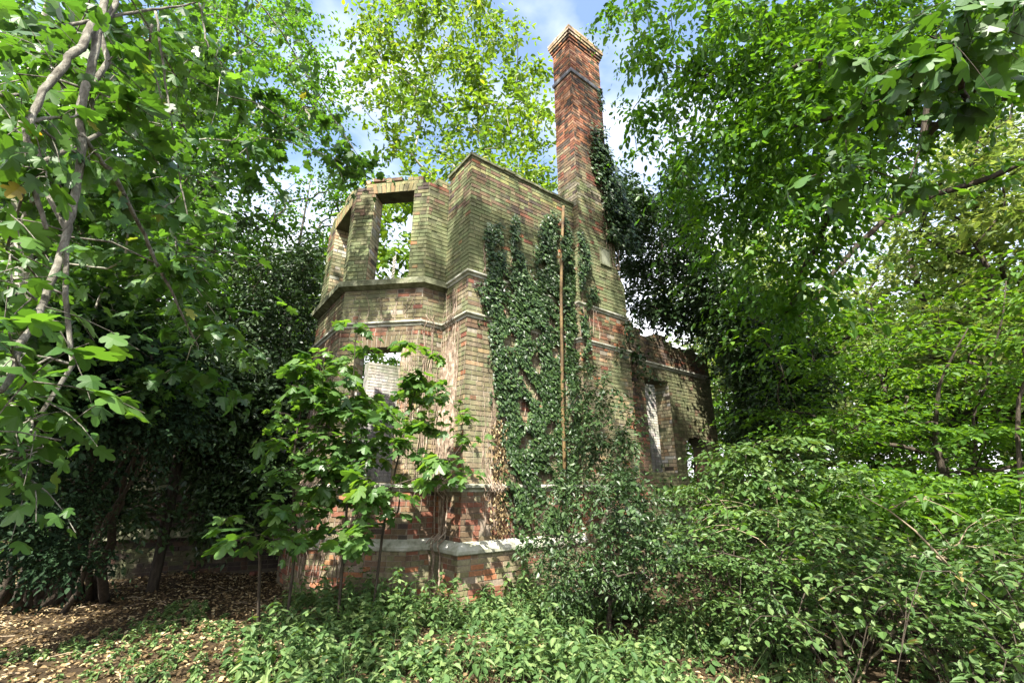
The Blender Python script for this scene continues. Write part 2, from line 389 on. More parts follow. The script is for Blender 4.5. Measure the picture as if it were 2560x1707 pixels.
# ------------------------------------------------------------------ ground
def ground_h(x, y):
    h = 0.05 * np.sin(x * 0.9 + 1.3) * np.cos(y * 0.7) + 0.03 * np.sin(x * 2.3 + y * 1.7)
    h = h + 0.10 * np.clip((x - 2.0) / 4, 0, 1)
    return h - 0.04
def make_ground():
    q = np.concatenate([-np.geomspace(400, 14, 22), np.linspace(-13.5, 13.5, 110), np.geomspace(14, 400, 22)])
    X, Y = np.meshgrid(q, q + 5.0); n = len(q)
    Z = ground_h(X, Y); Z = np.where(np.hypot(X, Y) > 40, -0.04, Z)
    V = np.stack([X, Y, Z], -1).reshape(-1, 3)
    i = np.arange(n - 1)[:, None] * n + np.arange(n - 1)[None]
    Fq = np.stack([i, i + 1, i + n + 1, i + n], -1).reshape(-1, 4)
    m, nn, l, b, out = mat('woodland_soil')
    t = noise(nn, l, 3.0, 8, 0.7); r = ramp(nn, [(0.3, (0.016, 0.012, 0.007)), (0.5, (0.045, 0.032, 0.018)), (0.7, (0.10, 0.075, 0.042))])
    l.new(t.outputs['Fac'], r.inputs[0]); l.new(r.outputs[0], b.inputs['Base Color'])
    b.inputs['Roughness'].default_value = 1.0; b.inputs['Specular IOR Level'].default_value = 0.1
    t2 = noise(nn, l, 30, 6, 0.7); bump(nn, l, b, t2.outputs['Fac'], 0.8, 0.03)
    a = Acc(); a.add(V, Fq); o = a.build('ground', m, smooth=True)
    tag(o, kind='structure')
make_ground()

# ------------------------------------------------------------------ brickwork
rb = random.Random(7)
def vary(c, k=0.09):
    f = 1 + rb.uniform(-k, k)
    return tuple(max(0.004, x * f * (1 + rb.uniform(-0.05, 0.05))) for x in c)
RED, ORANGE, BUFF = (0.18, 0.077, 0.05), (0.28, 0.125, 0.065), (0.33, 0.235, 0.135)
MOSS, OLIVE, SOOT, BROWN = (0.15, 0.168, 0.084), (0.16, 0.145, 0.08), (0.07, 0.054, 0.044), (0.135, 0.093, 0.06)
DRAB, GREYMOSS, DARKMOSS = (0.205, 0.175, 0.11), (0.175, 0.178, 0.098), (0.10, 0.105, 0.052)
MOSS2 = (0.15, 0.155, 0.075)
PALE, CREAM = (0.45, 0.42, 0.37), (0.42, 0.36, 0.23)
def patch(z, u, o=0.0):
    """slow patchiness of staining over a wall, about -1..1"""
    return (math.sin(u * 2.3 + 1.7 * math.sin(z * 1.9 + o) + o) + math.sin(z * 3.3 + 1.3 * math.sin(u * 2.9 + 2 * o)) + 0.6 * math.sin(u * 5.1 - z * 4.3 + o)) / 2.6
def pick(ws):
    x = rb.random() * sum(w for _, w in ws)
    for c, w in ws:
        x -= w
        if x <= 0: return vary(c)
    return vary(ws[-1][0])
def pal_main(z, u):
    p = patch(z, u); e = math.exp(2.2 * p)
    if z > 6.95: return pick([(MOSS, 4), (BROWN, 2), (ORANGE, .5 * e), ((0.24, 0.235, 0.10), 3)])
    if z > 6.25 + 0.25 * patch(z * .3, u * .7, 2): return pick([(SOOT, 1.5 * e), (BROWN, 4.0), (DARKMOSS, 3.5), (RED, .25 * e), (OLIVE, 2.5), (MOSS, 1)])
    if z > 4.93: return pick([(MOSS, 8), (GREYMOSS, 4), (MOSS2, 3), (ORANGE, 0.12 * e), (RED, 0.12 * e)])
    if z > 4.6: return pick([(OLIVE, 3), (BROWN, 4), (RED, .7 * e), (SOOT, 1.5)])
    if z > 4.19: return pick([(OLIVE, 5), (GREYMOSS, 2), (BROWN, 2), (RED, .3 * e), (DRAB, 1.6)])
    if z > 3.95: return pick([(RED, 2.5), (BROWN, 4), (ORANGE, .6), (OLIVE, 2)])
    if z > 1.5: return pick([(DRAB, 5.5), (OLIVE, 3.0), (GREYMOSS, 1.5), (BUFF, 1.4), (BROWN, .5 * e), (ORANGE, 0.08 * e * e), (RED, 0.06 * e * e)])
    if z > 0.72: return pick([(RED, 4.2), (ORANGE, 0.8 * e), (BROWN, 4), (DRAB, 1.0), (SOOT, .4)])
    return pick([(DRAB, 4), (BROWN, 2.5), (ORANGE, .5 * e), (OLIVE, 2.5), (RED, .6 * e)])
def pal_stack(z, u):
    p = patch(z * .6, u * .5, 4 + rb.uniform(-.6, .6)); e = math.exp(1.0 * p)
    if z > 9.0 + .6 * patch(z * .4, u, 1): return pick([(ORANGE, 4.5), (RED, 3.5), (SOOT, 3.0), ((0.33, 0.19, 0.12), 2), (BROWN, 2)])
    if z > 7.9: return pick([(RED, 1.6), (BROWN, 4), (SOOT, 2.5), (DRAB, 1.5)])
    if z > 7.2: return pick([(OLIVE, 3), ((0.20, 0.18, 0.13), 5), (SOOT, 1.0), (MOSS, 2)])
    if z > 6.7: return pick([(MOSS, 3.5), (RED, 1.0 * e), (BROWN, 2.5), (OLIVE, 3)])
    if z > 4.93: return pick([(MOSS, 7), (GREYMOSS, 3), (OLIVE, 3), (RED, 0.4 * e), (BROWN, .6)])
    if z > 4.5: return pick([(RED, 3.5), (ORANGE, 1.2), (OLIVE, 3), (BROWN, 3)])
    return pal_main(z - 0.05, u)
def pal_side(z, u):
    if z > 4.15: return pick([(RED, 2), (BROWN, 4), (SOOT, 4)])
    if u < 0.7: return pick([(RED, 2.5), (BROWN, 4), (SOOT, 2)])
    return pick([((0.15, 0.148, 0.08), 7), (DARKMOSS, 2.5), (BROWN, 1.0), (RED, 0.12)])
def pal_pale(z, u): return pick([(PALE, 7), ((0.36, 0.34, 0.31), 3), ((0.5, 0.47, 0.43), 2)])
def pal_cream(z, u): return pick([(CREAM, 5), (BUFF, 3), (PALE, 2), (SOOT, 0.6)])
COURSE = 0.078
def bricks(acc, p0, u, n, z0, z1, ext, pal, gaps=None, m0=0.0, m1=0.0, proud=0.012, soldier=None):
    """raised bricks on a wall plane: p0 origin (x, y), u along, n outward; m0 / m1 mitre at the two ends"""
    p0, u, n = np.array(p0, float), np.array(u, float), np.array(n, float)
    nc = int(round((z1 - z0) / COURSE)); ch = (z1 - z0) / max(nc, 1); g = 0.0085
    for i in range(nc):
        za, zb = z0 + i * ch + g / 2, z0 + (i + 1) * ch - g / 2; zc = (za + zb) / 2
        e = ext(zc) if callable(ext) else ext
        if e is None: continue
        spans = [e]
        for a, b in (gaps(zc) if gaps else []):
            spans = [q for s in spans for q in ((s[0], min(s[1], a)), (max(s[0], b), s[1])) if q[1] - q[0] > 0.02]
        for s0, s1 in spans:
            x = e[0] - (0.112 if i % 2 else 0.0) - rb.uniform(0, 0.055); k = rb.randrange(2)
            while x < s1 - 0.015:
                wd = 0.222 if k % 2 == 0 else 0.112
                if rb.random() < 0.15: wd = 0.222
                k += 1
                a, b = max(x + g / 2, s0 + (0 if x + g / 2 < s0 else 0)), min(x + wd - g / 2, s1)
                x += wd
                if b - a < 0.02: continue
                la, lb = a - s0 < 0.012, s1 - b < 0.012
                if la: a = s0
                if lb: b = s1
                pr = proud + rb.uniform(-0.0035, 0.0035); bv = 0.004
                pr *= 0.55 + 0.45 * (0.5 + 0.5 * math.sin(zc * 5.1 + 2 * math.sin((a + b) * 1.7)))
                if rb.random() < 0.022: pr = -0.0025
                fa = a + bv if not (la and s0 == e[0] and m0) else a - m0 * pr
                fb = b - bv if not (lb and s1 == e[1] and m1) else b + m1 * pr
                jz = rb.uniform(-0.0015, 0.0015); tl = rb.uniform(-0.0015, 0.0015)
                def pt(uu, zz, dd):
                    q = p0 + u * uu + n * dd; return (q[0], q[1], zz)
                col = pal(zc, (a + b) / 2)
                V = [pt(a, za + jz, -0.004), pt(b, za + jz + tl, -0.004), pt(b, zb + jz + tl, -0.004), pt(a, zb + jz, -0.004),
                     pt(fa, za + bv + jz, pr), pt(fb, za + bv + jz + tl, pr), pt(fb, zb - bv + jz + tl, pr), pt(fa, zb - bv + jz, pr)]
                acc.add(V, [[4, 5, 6, 7], [0, 1, 5, 4], [1, 2, 6, 5], [2, 3, 7, 6], [3, 0, 4, 7]], col)
def prism(acc, quad, z0, z1, col):
    """vertical prism over a plan polygon (counter-clockwise)"""
    k = len(quad)
    V = [(x, y, z0) for x, y in quad] + [(x, y, z1) for x, y in quad]
    acc.add(V, [[i, (i + 1) % k, k + (i + 1) % k, k + i] for i in range(k)], col)
    acc.n -= 0
    b = acc.n - 2 * k
    acc.F.append(np.array([list(range(b + k - 1, b - 1, -1))], np.int32)); acc.F.append(np.array([list(range(b + k, b + 2 * k))], np.int32))
def box(acc, x0, x1, y0, y1, z0, z1, col=0.5): prism(acc, [(x0, y0), (x1, y0), (x1, y1), (x0, y1)], z0, z1, col)
def mortar(z):
    return (0.085, 0.085, 0.05) if z > 4.9 else ((0.26, 0.23, 0.18) if z > 1.4 else (0.22, 0.18, 0.14))
def wall_core(acc, p0, u, n, L, th, z0, z1, gaps=(), e0=0.0, e1=0.0, mort=mortar):
    """solid wall behind the bricks with rectangular openings (a, b, za, zb)"""
    p0, u, n = np.array(p0, float), np.array(u, float), np.array(n, float)
    zs = sorted({z0, z1, *[q for z in (1.45, 4.15, 4.9) if z0 < z < z1 for q in (z,)], *[q for gp in gaps for q in gp[2:] if z0 < q < z1]})
    for za, zb in zip(zs[:-1], zs[1:]):
        zc = (za + zb) / 2; cuts = sorted([(a, b) for a, b, c, d in gaps if c < zc < d]); x = 0.0; sp = []
        for a, b in cuts: sp.append((x, a)); x = b
        sp.append((x, L))
        for a, b in sp:
            ia = a + (e0 if a == 0.0 else 0); ib = b - (e1 if b == L else 0)
            q = [p0 + u * a, p0 + u * b, p0 + u * ib - n * th, p0 + u * ia - n * th]
            if np.cross(u, n) > 0: q = q
            ar = sum(q[i][0] * q[(i + 1) % 4][1] - q[(i + 1) % 4][0] * q[i][1] for i in range(4))
            prism(acc, q if ar > 0 else q[::-1], za, zb, mort(zc))
def reveal(acc, p0, u, n, a, za, zb, th, sgn, pal, soft=0.05):
    """brick jamb of an opening at distance a along the wall; sgn = direction the jamb faces along u"""
    p0, u, n = np.array(p0, float), np.array(u, float), np.array(n, float)
    q = p0 + u * a
    bricks(acc, q - n * 0.002, -n, u * sgn, za, zb, (0.0, th - 0.004), pal, proud=0.006)
def moulding(path, prof, name, m, parent, closed=False, block=0.85, jit=0.0, lose=0.0):
    """sweep a profile [(out, z), ...] along a plan path in stone blocks; outward is to the right of travel"""
    P = [np.array(p, float) for p in path]; n = len(P); a = Acc(); k = len(prof); rr = random.Random(name + str(prof[0][1]))
    nrm = lambda d: np.array([d[1], -d[0]]) / np.linalg.norm(d)
    seg = [(i, (i + 1) % n) for i in range(n if closed else n - 1)]
    N_ = [nrm(P[j] - P[i]) for i, j in seg]
    def mitre(i, si):
        if not closed and i in (0, n - 1): return N_[si]
        b = N_[(i - 1) % len(seg)] + N_[i % len(seg)]
        return b / np.dot(b, b) * 2 if np.dot(b, b) > 0.05 else N_[si]
    for si, (i, j) in enumerate(seg):
        L = np.linalg.norm(P[j] - P[i]); u = (P[j] - P[i]) / L; q = max(1, int(round(L / block)))
        cuts = [0.0] + [L * (t + rr.uniform(-.12, .12)) / q for t in range(1, q)] + [L]
        for c in range(q):
            if rr.random() < lose: continue
            dz, do = rr.uniform(-jit, jit), rr.uniform(-jit, jit) * .6
            A_, B_ = P[i] + u * (cuts[c] + (.002 if c else 0)), P[i] + u * (cuts[c + 1] - (.002 if c < q - 1 else 0))
            ba = mitre(i, si) if c == 0 else N_[si]; bb = mitre(j, si) if c == q - 1 else N_[si]
            V = [(*(A_ + ba * (o + (do if o > .002 else 0))), z + dz) for o, z in prof] + [(*(B_ + bb * (o + (do if o > .002 else 0))), z + dz + rr.uniform(-jit, jit) * .4) for o, z in prof]
            a.add(V, [[t, k + t, k + (t + 1) % k, (t + 1) % k] for t in range(k)])
            b = a.n - 2 * k
            a.F.append(np.array([[b + t for t in range(k)]], np.int32)); a.F.append(np.array([[b + k + t for t in range(k)][::-1]], np.int32))
    return a.build(name, m, parent)

house = thing('ruined_house', 'tall roofless ruined brick house with canted bay and one high chimney', 'ruin', C0, ROT)
S2 = math.sqrt(0.5)
PA, PB, PCc, PD, PE, PFf, PG = (0, 0), (0, 0.81), (-0.42, 0.81), (-1.445, 1.835), (-1.445, 3.60), (-0.42, 4.625), (0, 4.625)
TH, ZT, ZB = 0.34, 7.20, 7.13
T45, T22 = 1.0, math.tan(math.radians(22.5))
PLO = 0.07                                                        # the plinth stands out this much
def both(fn, lo=0.64): fn(0.0, lo, None); fn(PLO, -0.3, lo)
# --- tower wall: right-hand face and the narrow return
a = Acc()
wall_core(a, PA, (1, 0), (0, -1), 2.6, TH, -0.3, ZT, e0=TH)
bricks(a, PA, (1, 0), (0, -1), 0.66, ZT, (0, 2.56), pal_main, m0=1)
wall_core(a, (-PLO, -PLO), (1, 0), (0, -1), 2.5 + PLO, PLO - 0.002, -0.3, 0.66)
bricks(a, (-PLO, -PLO), (1, 0), (0, -1), -0.2, 0.62, (0, 2.5), pal_main, m0=1)
wall_core(a, PB, (0, -1), (-1, 0), 0.81, TH, -0.3, ZT, e1=TH)
bricks(a, PB, (0, -1), (-1, 0), 0.66, ZT, (0, 0.81), pal_main, m0=-1, m1=1)
wall_core(a, (-PLO, 0.81 - PLO), (0, -1), (-1, 0), 0.81, PLO - 0.004, -0.3, 0.655, e1=PLO)
bricks(a, (-PLO, 0.81 - PLO), (0, -1), (-1, 0), -0.2, 0.62, (0, 0.81), pal_main, m0=-1, m1=1)
bricks(a, (0.34, 0.34), (1, 0), (0, 1), 0.0, ZT, (0, 2.2), pal_pale)
bricks(a, (0.34, 4.4), (0, -1), (1, 0), 4.9, ZT, (0, 0.2), pal_pale)
a.build('wall', M['brick'], house)
# --- canted bay
a = Acc()
def bay_face(p, q, wins, m0, m1, e0, e1, ZB=ZB):
    p, q = np.array(p, float), np.array(q, float); L = np.linalg.norm(q - p); u = (q - p) / L; n = np.array([-u[1], u[0]])
    # seen from outside the face runs from q to p, so lay it out from q
    p, u = q, -u; n = np.array([u[1], -u[0]])
    m0, m1, e0, e1 = m1, m0, e1, e0
    wl_ = [(L - b, L - a_, c, d) for a_, b, c, d in wins]
    zt = ZB - 2 * COURSE if ZB > 5 else ZB
    wall_core(a, p, u, n, L, TH, -0.3, zt, wl_, e0, e1)
    for q_ in (0, 1):
        if ZB < 5: break
        x_ = max(0, e0)
        while x_ < L - .05:
            w_ = min(rb.choice([.108, .108, .216]), L - max(0, e1) - x_)
            if w_ < .04: break
            if rb.random() < (.96, .62)[q_]:
                f_ = n * rb.uniform(-.004, .014); t_ = n * rb.uniform(.2, TH - .01)
                A_, B_ = p + u * (x_ + .004) + f_, p + u * (x_ + w_ - .004) + f_
                Q_ = [A_, B_, B_ - t_, A_ - t_]
                prism(a, Q_ if sum(Q_[i][0] * Q_[(i + 1) % 4][1] - Q_[(i + 1) % 4][0] * Q_[i][1] for i in range(4)) > 0 else Q_[::-1], zt + q_ * COURSE + .004, zt + (q_ + 1) * COURSE - .004 + rb.uniform(-.004, .003), pick([(MOSS, 3), ((0.22, 0.2, 0.1), 3), (BROWN, 1), (BUFF, 1)]))
            x_ += w_
    def gp(z): return [(x, y) for x, y, c, d in wl_ if c < z < d]
    def gl(z): return [(x - 0.03, y + 0.03) if d < z < d + 0.215 else (x, y) for x, y, c, d in wl_ if c < z < d + 0.215]
    bricks(a, p, u, n, 0.66, zt, (0, L), pal_main, gl, m0, m1)
    bricks(a, p - n * TH, u, -n, 0.0, zt, (max(e0, 0), L - max(e1, 0)), pal_pale, gp)
    # the plinth's face
    pp = p + n * PLO
    k0, k1 = PLO * m0, PLO * m1
    wall_core(a, pp - u * k0, u, n, L + k0 + k1, PLO - 0.003, -0.3, 0.65, (), k0, k1)
    bricks(a, pp - u * k0, u, n, -0.2, 0.62, (0, L + k0 + k1), pal_main, None, m0, m1)
    for x, y, c, d in wl_:
        reveal(a, p, u, n, x, c, d, TH, 1, pal_cream); reveal(a, p, u, n, y, c, d, TH, -1, pal_cream)
        # flat arch of upright bricks over the opening
        w = y - x + 0.06; k = int(w / 0.077)
        for i in range(k):
            u0, u1 = x - 0.03 + i * w / k + 0.004, x - 0.03 + (i + 1) * w / k - 0.004
            col = pick([(OLIVE, 2), ((0.21, 0.185, 0.09), 5), ((0.22, 0.14, 0.075), 2)] if d > 5 else [(BROWN, 4), (OLIVE, 4)])
            pr = 0.011 + rb.uniform(-0.003, 0.003); lean = (i + 0.5 - k / 2) / k * 0.10
            def pt(uu, zz, dd): return (*(p + u * uu + n * dd), zz)
            V = [pt(u0, d, -0.004), pt(u1, d, -0.004), pt(u1 + lean, d + 0.21, -0.004), pt(u0 + lean, d + 0.21, -0.004),
                 pt(u0 + .003, d + .003, pr), pt(u1 - .003, d + .003, pr), pt(u1 + lean - .003, d + 0.206, pr), pt(u0 + lean + .003, d + 0.206, pr)]
            a.add(V, [[4, 5, 6, 7], [0, 1, 5, 4], [1, 2, 6, 5], [2, 3, 7, 6], [3, 0, 4, 7]], col)
UP1, UP2 = 4.95, 6.82
e22 = TH * T22
bay_face(PB, PCc, [], -1, T22, -TH, e22)
bay_face(PCc, PD, [(0.30, 1.08, UP1, UP2), (0.32, 1.13, 1.53, 3.73)], T22, T22, e22, e22)
bay_face(PD, PE, [(0.24, 1.30, UP1, 6.74), (0.30, 1.40, 1.53, 3.73)], T22, T22, e22, e22)
bay_face(PE, PFf, [], T22, T22, e22, e22, 1.40)
bay_face(PFf, PG, [], T22, -1, e22, -TH, 1.40)
# broken tops of the bay: loose courses left standing
for p, q, z, f0, f1 in ((PCc, PD, ZB + .002, 0.45, 0.8), (PD, PE, ZB + .002, 0.2, 0.6)):
    p, q = np.array(q, float), np.array(p, float); L = np.linalg.norm(q - p); u = (q - p) / L; n = np.array([u[1], -u[0]])
    x = (1 - f1) * L
    while x < (1 - f0) * L:
        w = rb.choice([0.11, 0.215]); dd = rb.uniform(0.0, 0.05)
        A_ = p + u * x - n * (0.02 + dd); B_ = p + u * (x + w) - n * (0.02 + dd + rb.uniform(-.01, .01)); tq = n * 0.1
        prism(a, [A_, B_, B_ - tq, A_ - tq] if True else 0, z + 0.002, z + 0.068, pick([((0.3, 0.26, 0.15), 3), (MOSS, 2), (BROWN, 2)])); x += w + 0.012
a.build('bay_wall', M['brick'], house)
# --- chimney breast, shoulder and stack
a = Acc()
BO = 0.15
def b_ext(z):
    k = min(1, max(0, (6.05 - z) / 0.36))
    return (2.55 - 0.13 * k, 3.63 + 0.22 * k)
def rect(z): l, r = b_ext(z); return [(l, -BO), (r, -BO), (r, 0.42), (l, 0.42)]
for za, zb, cl in ((-0.3, 1.45, mortar(1)), (1.45, 4.9, mortar(2)), (4.9, 5.69, mortar(5))):
    prism(a, rect(za if za < 5 else 5), za, zb, cl)
V = [(x, y, z) for z in (5.69, 6.05) for x, y in rect(z)]
a.add(V, [[0, 1, 5, 4], [1, 2, 6, 5], [2, 3, 7, 6], [3, 0, 4, 7]], mortar(5))
prism(a, rect(7), 6.05, 8.0, (0.10, 0.095, 0.06)); prism(a, [(2.55, -BO), (3.58, -BO), (3.58, 0.42), (2.55, 0.42)], 8.0, 11.86, (0.12, 0.085, 0.06))
bricks(a, (0, -BO), (1, 0), (0, -1), 0.0, 8.0, b_ext, pal_stack, m0=1, m1=1)
bricks(a, (0, -BO), (1, 0), (0, -1), 8.0, 11.86, (2.55, 3.58), pal_stack, m0=1, m1=1)
def lface(z0, z1, x, L=0.57): bricks(a, (x, -BO + L), (0, -1), (-1, 0), z0, z1, (0, L), pal_stack, m0=1, m1=1)
lface(0.0, 5.69, 2.42, 0.15); lface(6.05, 7.2, 2.55, 0.15); lface(7.2, 11.86, 2.55)
bricks(a, (3.85, -BO), (0, 1), (1, 0), 0.0, 5.69, (0, 0.57), pal_stack, m0=1, m1=1)
bricks(a, (3.63, -BO), (0, 1), (1, 0), 6.05, 8.0, (0, 0.57), pal_stack, m0=1, m1=1)
bricks(a, (3.58, -BO), (0, 1), (1, 0), 8.0, 11.86, (0, 0.57), pal_stack, m0=1, m1=1)
bricks(a, (3.58, 0.42), (-1, 0), (0, 1), 7.2, 11.86, (0, 1.03), pal_stack, m0=1, m1=1)
chim = a.build('chimney', M['brick'], house)
a = Acc()
for i, (z, o) in enumerate(((11.86, 0.02), (11.94, 0.045), (12.02, 0.07), (12.10, 0.09), (12.18, 0.09))):
    x0, x1, y0, y1 = 2.55 - o, 3.58 + o, -BO - o, 0.42 + o
    box(a, x0, x1, y0, y1, z, z + 0.079 - 0.006, (0.10, 0.07, 0.05))
    for p, u, n, L in (((x0, y0), (1, 0), (0, -1), x1 - x0), ((x0, y1), (0, -1), (-1, 0), y1 - y0), ((x1, y0), (0, 1), (1, 0), y1 - y0), ((x1, y1), (-1, 0), (0, 1), x1 - x0)):
        bricks(a, p, u, n, z, z + 0.078, (0, L), lambda z_, u_: pick([(ORANGE, 3), (RED, 2), (SOOT, 2)] if z_ < 12.05 else [((0.42, 0.33, 0.24), 4), (BUFF, 3), (SOOT, 1)]), m0=1, m1=1)
for i in range(9):
    x, y = rb.uniform(2.5, 3.5), rb.choice([-BO - 0.06, 0.36, 0.0])
    box(a, x, x + 0.2, y, y + 0.1, 12.262, 12.262 + rb.uniform(0.02, 0.07), vary((0.36, 0.30, 0.22)))
a.build('chimney_cap', M['brick'], chim)
moulding([(2.55, 0.42), (2.55, -BO), (3.58, -BO), (3.58, 0.42)], [(0.001, 10.86), (0.035, 10.865), (0.045, 10.90), (0.045, 10.955), (0.012, 10.985), (0.001, 10.99)][::-1], 'chimney_band', M['slate'], chim, True)
# --- string courses, sill, plinth, coping
outer = [PFf, PE, PD, PCc, PB, PA, (2.42, 0)]
def prof(z, h, o): return [(0.001, z - h), (0.30 * o, z - h), (0.45 * o, z - h * 0.62), (0.85 * o, z - h * 0.5), (o, z - h * 0.38), (o, z - h * 0.08), (0.9 * o, z - 0.004), (0.001, z + 0.012)][::-1]
moulding([PB, PA, (2.42, 0)], prof(4.93, 0.09, 0.065), 'string_course', M['stone'], house)
moulding([PE, PD, PCc, PB, PA, (2.42, 0)], prof(4.19, 0.09, 0.06), 'string_course', M['stone'], house)
moulding([(2.42, 0), (2.42, -BO), (3.85, -BO), (3.85, 0.40)], prof(4.93, 0.09, 0.05), 'string_course', M['stone'], house)
moulding([(2.42, 0), (2.42, -BO), (3.85, -BO), (3.85, 0.40)], prof(4.19, 0.09, 0.05), 'string_course', M['stone'], house)
moulding([PE, PD, PCc, PB, PA, (2.42, 0), (2.42, -BO), (3.85, -BO)], prof(1.52, 0.10, 0.075), 'string_course', M['stone'], house)
moulding([(0, 4.625), PFf, PE, PD, PCc, PB, PA, (2.42, 0)], [(0.001, 0.60), (0.10, 0.60), (0.115, 0.615), (0.115, 0.655), (0.09, 0.69), (0.04, 0.735), (0.012, 0.755), (0.001, 0.76)][::-1], 'plinth', M['stone'], house)
moulding([PE, PD, PCc, (-0.001, 0.81)], [(-0.30, 4.80), (0.02, 4.80), (0.10, 4.835), (0.135, 4.84), (0.14, 4.935), (0.12, 4.95), (-0.30, 4.97)][::-1], 'sill', M['moss_stone'], house)
moulding([PB, PA, (2.55, 0)], [(-0.33, 7.201), (0.012, 7.201), (0.02, 7.235), (0.05, 7.24), (0.055, 7.285), (0.03, 7.30), (-0.33, 7.315)][::-1], 'coping', M['moss_stone'], house, block=.3, jit=.010, lose=.04)
# --- timber left in the ground-floor window, vent plate, rain pipe
a = Acc(); cn = np.array([-S2, S2]); nn_ = np.array([-S2, -S2]); q = np.array(PCc) + cn * 1.09 - nn_ * 0.12
prism(a, [q, q + cn * 0.05, q + cn * 0.05 - nn_ * 0.09, q - nn_ * 0.09][::-1], 1.55, 3.0, 0.5)
a.build('timber_post', M['timber'], house)
a = Acc(); box(a, 3.16, 3.42, -BO - 0.03, -BO - 0.005, 6.0, 6.36); v = a.build('vent_plate', M['metal'], house)
a = Acc(); box(a, 3.13, 3.16, -BO - 0.04, -BO - 0.003, 5.97, 6.39); box(a, 3.42, 3.45, -BO - 0.04, -BO - 0.003, 5.97, 6.39); box(a, 3.161, 3.419, -BO - 0.038, -BO - 0.003, 6.362, 6.39); box(a, 3.161, 3.419, -BO - 0.038, -BO - 0.003, 5.97, 5.998)
a.build('frame', M['moss_stone'], v)
a = Acc(); pp = []
for px, py in ((1407, 516), (1403, 620), (1401, 735), (1404, 880), (1407, 1011), (1411, 1150), (1411, 1240)):
    s, z = wall_at(px, py, 0.17); pp.append((s + rb.uniform(-.012, .012), -0.17 + rb.uniform(-.01, .01), z))
a.tube(pp, 0.029, 12)
pipe = a.build('drainpipe', M['pipe'], house, smooth=True)
for i, f in enumerate((1.2, 4.3)):
    a = Acc(); j = min(int(f), 5); c = np.array(pp[j]) * (1 - (f - j)) + np.array(pp[j + 1]) * (f - j)
    a.tube([c + [0, 0, 0.045], c - [0, 0, 0.045]], 0.036, 12); box(a, c[0] - 0.08, c[0] + 0.08, c[1] + 0.04, c[1] + 0.055, c[2] - 0.025, c[2] + 0.025)
    a.build('pipe_collar', M['pipe'], pipe, smooth=False)
# --- lower side wing on the right
a = Acc(); TW = 0.10; x0 = 3.86
W1, AR = (4.62, 5.52, 1.75, 3.78), (5.92, 6.85)
def arch(z):
    c, r = 6.385, 0.50
    if z < 2.3: return (c - 0.465, c + 0.465)
    k = (z - 2.3) / 0.30
    return None if k > 1 else (c - 0.465 * math.sqrt(1 - k * k), c + 0.465 * math.sqrt(1 - k * k))
def wing_gaps(z):
    o = []
    if W1[2] < z < W1[3] + (0.06 if False else 0): o.append((W1[0], W1[1]))
    q = arch(z)
    if q: o.append(q)
    return o
top = lambda s: 4.95 - 0.10 * (s - 3.9) + 0.12 * math.sin(s * 5)
zq = np.linspace(2.3, 2.6, 9)
gp = [(W1[0] - x0, W1[1] - x0, W1[2], W1[3]), (AR[0] - x0, AR[1] - x0, -0.3, 2.3)]
for za, zb in zip(zq[:-1], zq[1:]):
    q = arch((za + zb) / 2); gp.append((q[0] - x0, q[1] - x0, za, zb))
wall_core(a, (x0, TW), (1, 0), (0, -1), 3.49, 0.38, -0.3, 4.45, gp, mort=lambda z: (0.11, 0.10, 0.065))
bricks(a, (0, TW), (1, 0), (0, -1), 0.0, 4.72, (x0, 7.35), lambda z, u: pal_side(z, u - x0), wing_gaps, m1=1)
for i in range(14):
    s = 3.9 + i * 0.245; h = max(4.46, top(s))
    box(a, s, s + 0.24, TW + 0.001, TW + 0.37, 4.451, h, (0.10, 0.08, 0.05))
    for k in range(4): bricks(a, (s, TW + 0.001), (1, 0), (0, -1), 4.72, h, (0, 0.24), lambda z, u: pal_side(z, 3)) if k == 0 and h > 4.8 else None
bricks(a, (7.35, TW), (0, 1), (1, 0), 0.0, 4.45, (0, 0.38), lambda z, u: pal_side(z, 2), m0=1)
reveal(a, (0, TW), (1, 0), (0, -1), W1[0], W1[2], W1[3], 0.38, 1, pal_cream); reveal(a, (0, TW), (1, 0), (0, -1), W1[1], W1[2], W1[3], 0.38, -1, pal_cream)
reveal(a, (0, TW), (1, 0), (0, -1), AR[0], 0, 2.3, 0.38, 1, lambda z, u: pal_side(z, 0)); reveal(a, (0, TW), (1, 0), (0, -1), AR[1], 0, 2.3, 0.38, -1, lambda z, u: pal_side(z, 0))
wing = a.build('side_wing', M['brick'], house)
moulding([(3.86, TW), (7.35, TW), (7.35, TW + 0.3)], prof(4.17, 0.10, 0.06), 'string_course', M['stone'], wing)
# --- pale inner walls seen through the openings
a = Acc()
wall_core(a, (0.3, 5.3), (1, 0), (0, -1), 3.4, 0.3, -0.3, 4.55, mort=lambda z: (0.30, 0.29, 0.27))
bricks(a, (0.3, 5.3), (1, 0), (0, -1), 0.0, 4.55, (0, 3.4), pal_pale)
wall_core(a, (3.9, 2.7), (1, 0), (0, -1), 6.0, 0.3, -0.3, 4.9, mort=lambda z: (0.30, 0.29, 0.27))
bricks(a, (3.9, 2.7), (1, 0), (0, -1), 0.0, 4.9, (0, 6.0), pal_pale)
a.build('rear_wall', M['brick'], house)

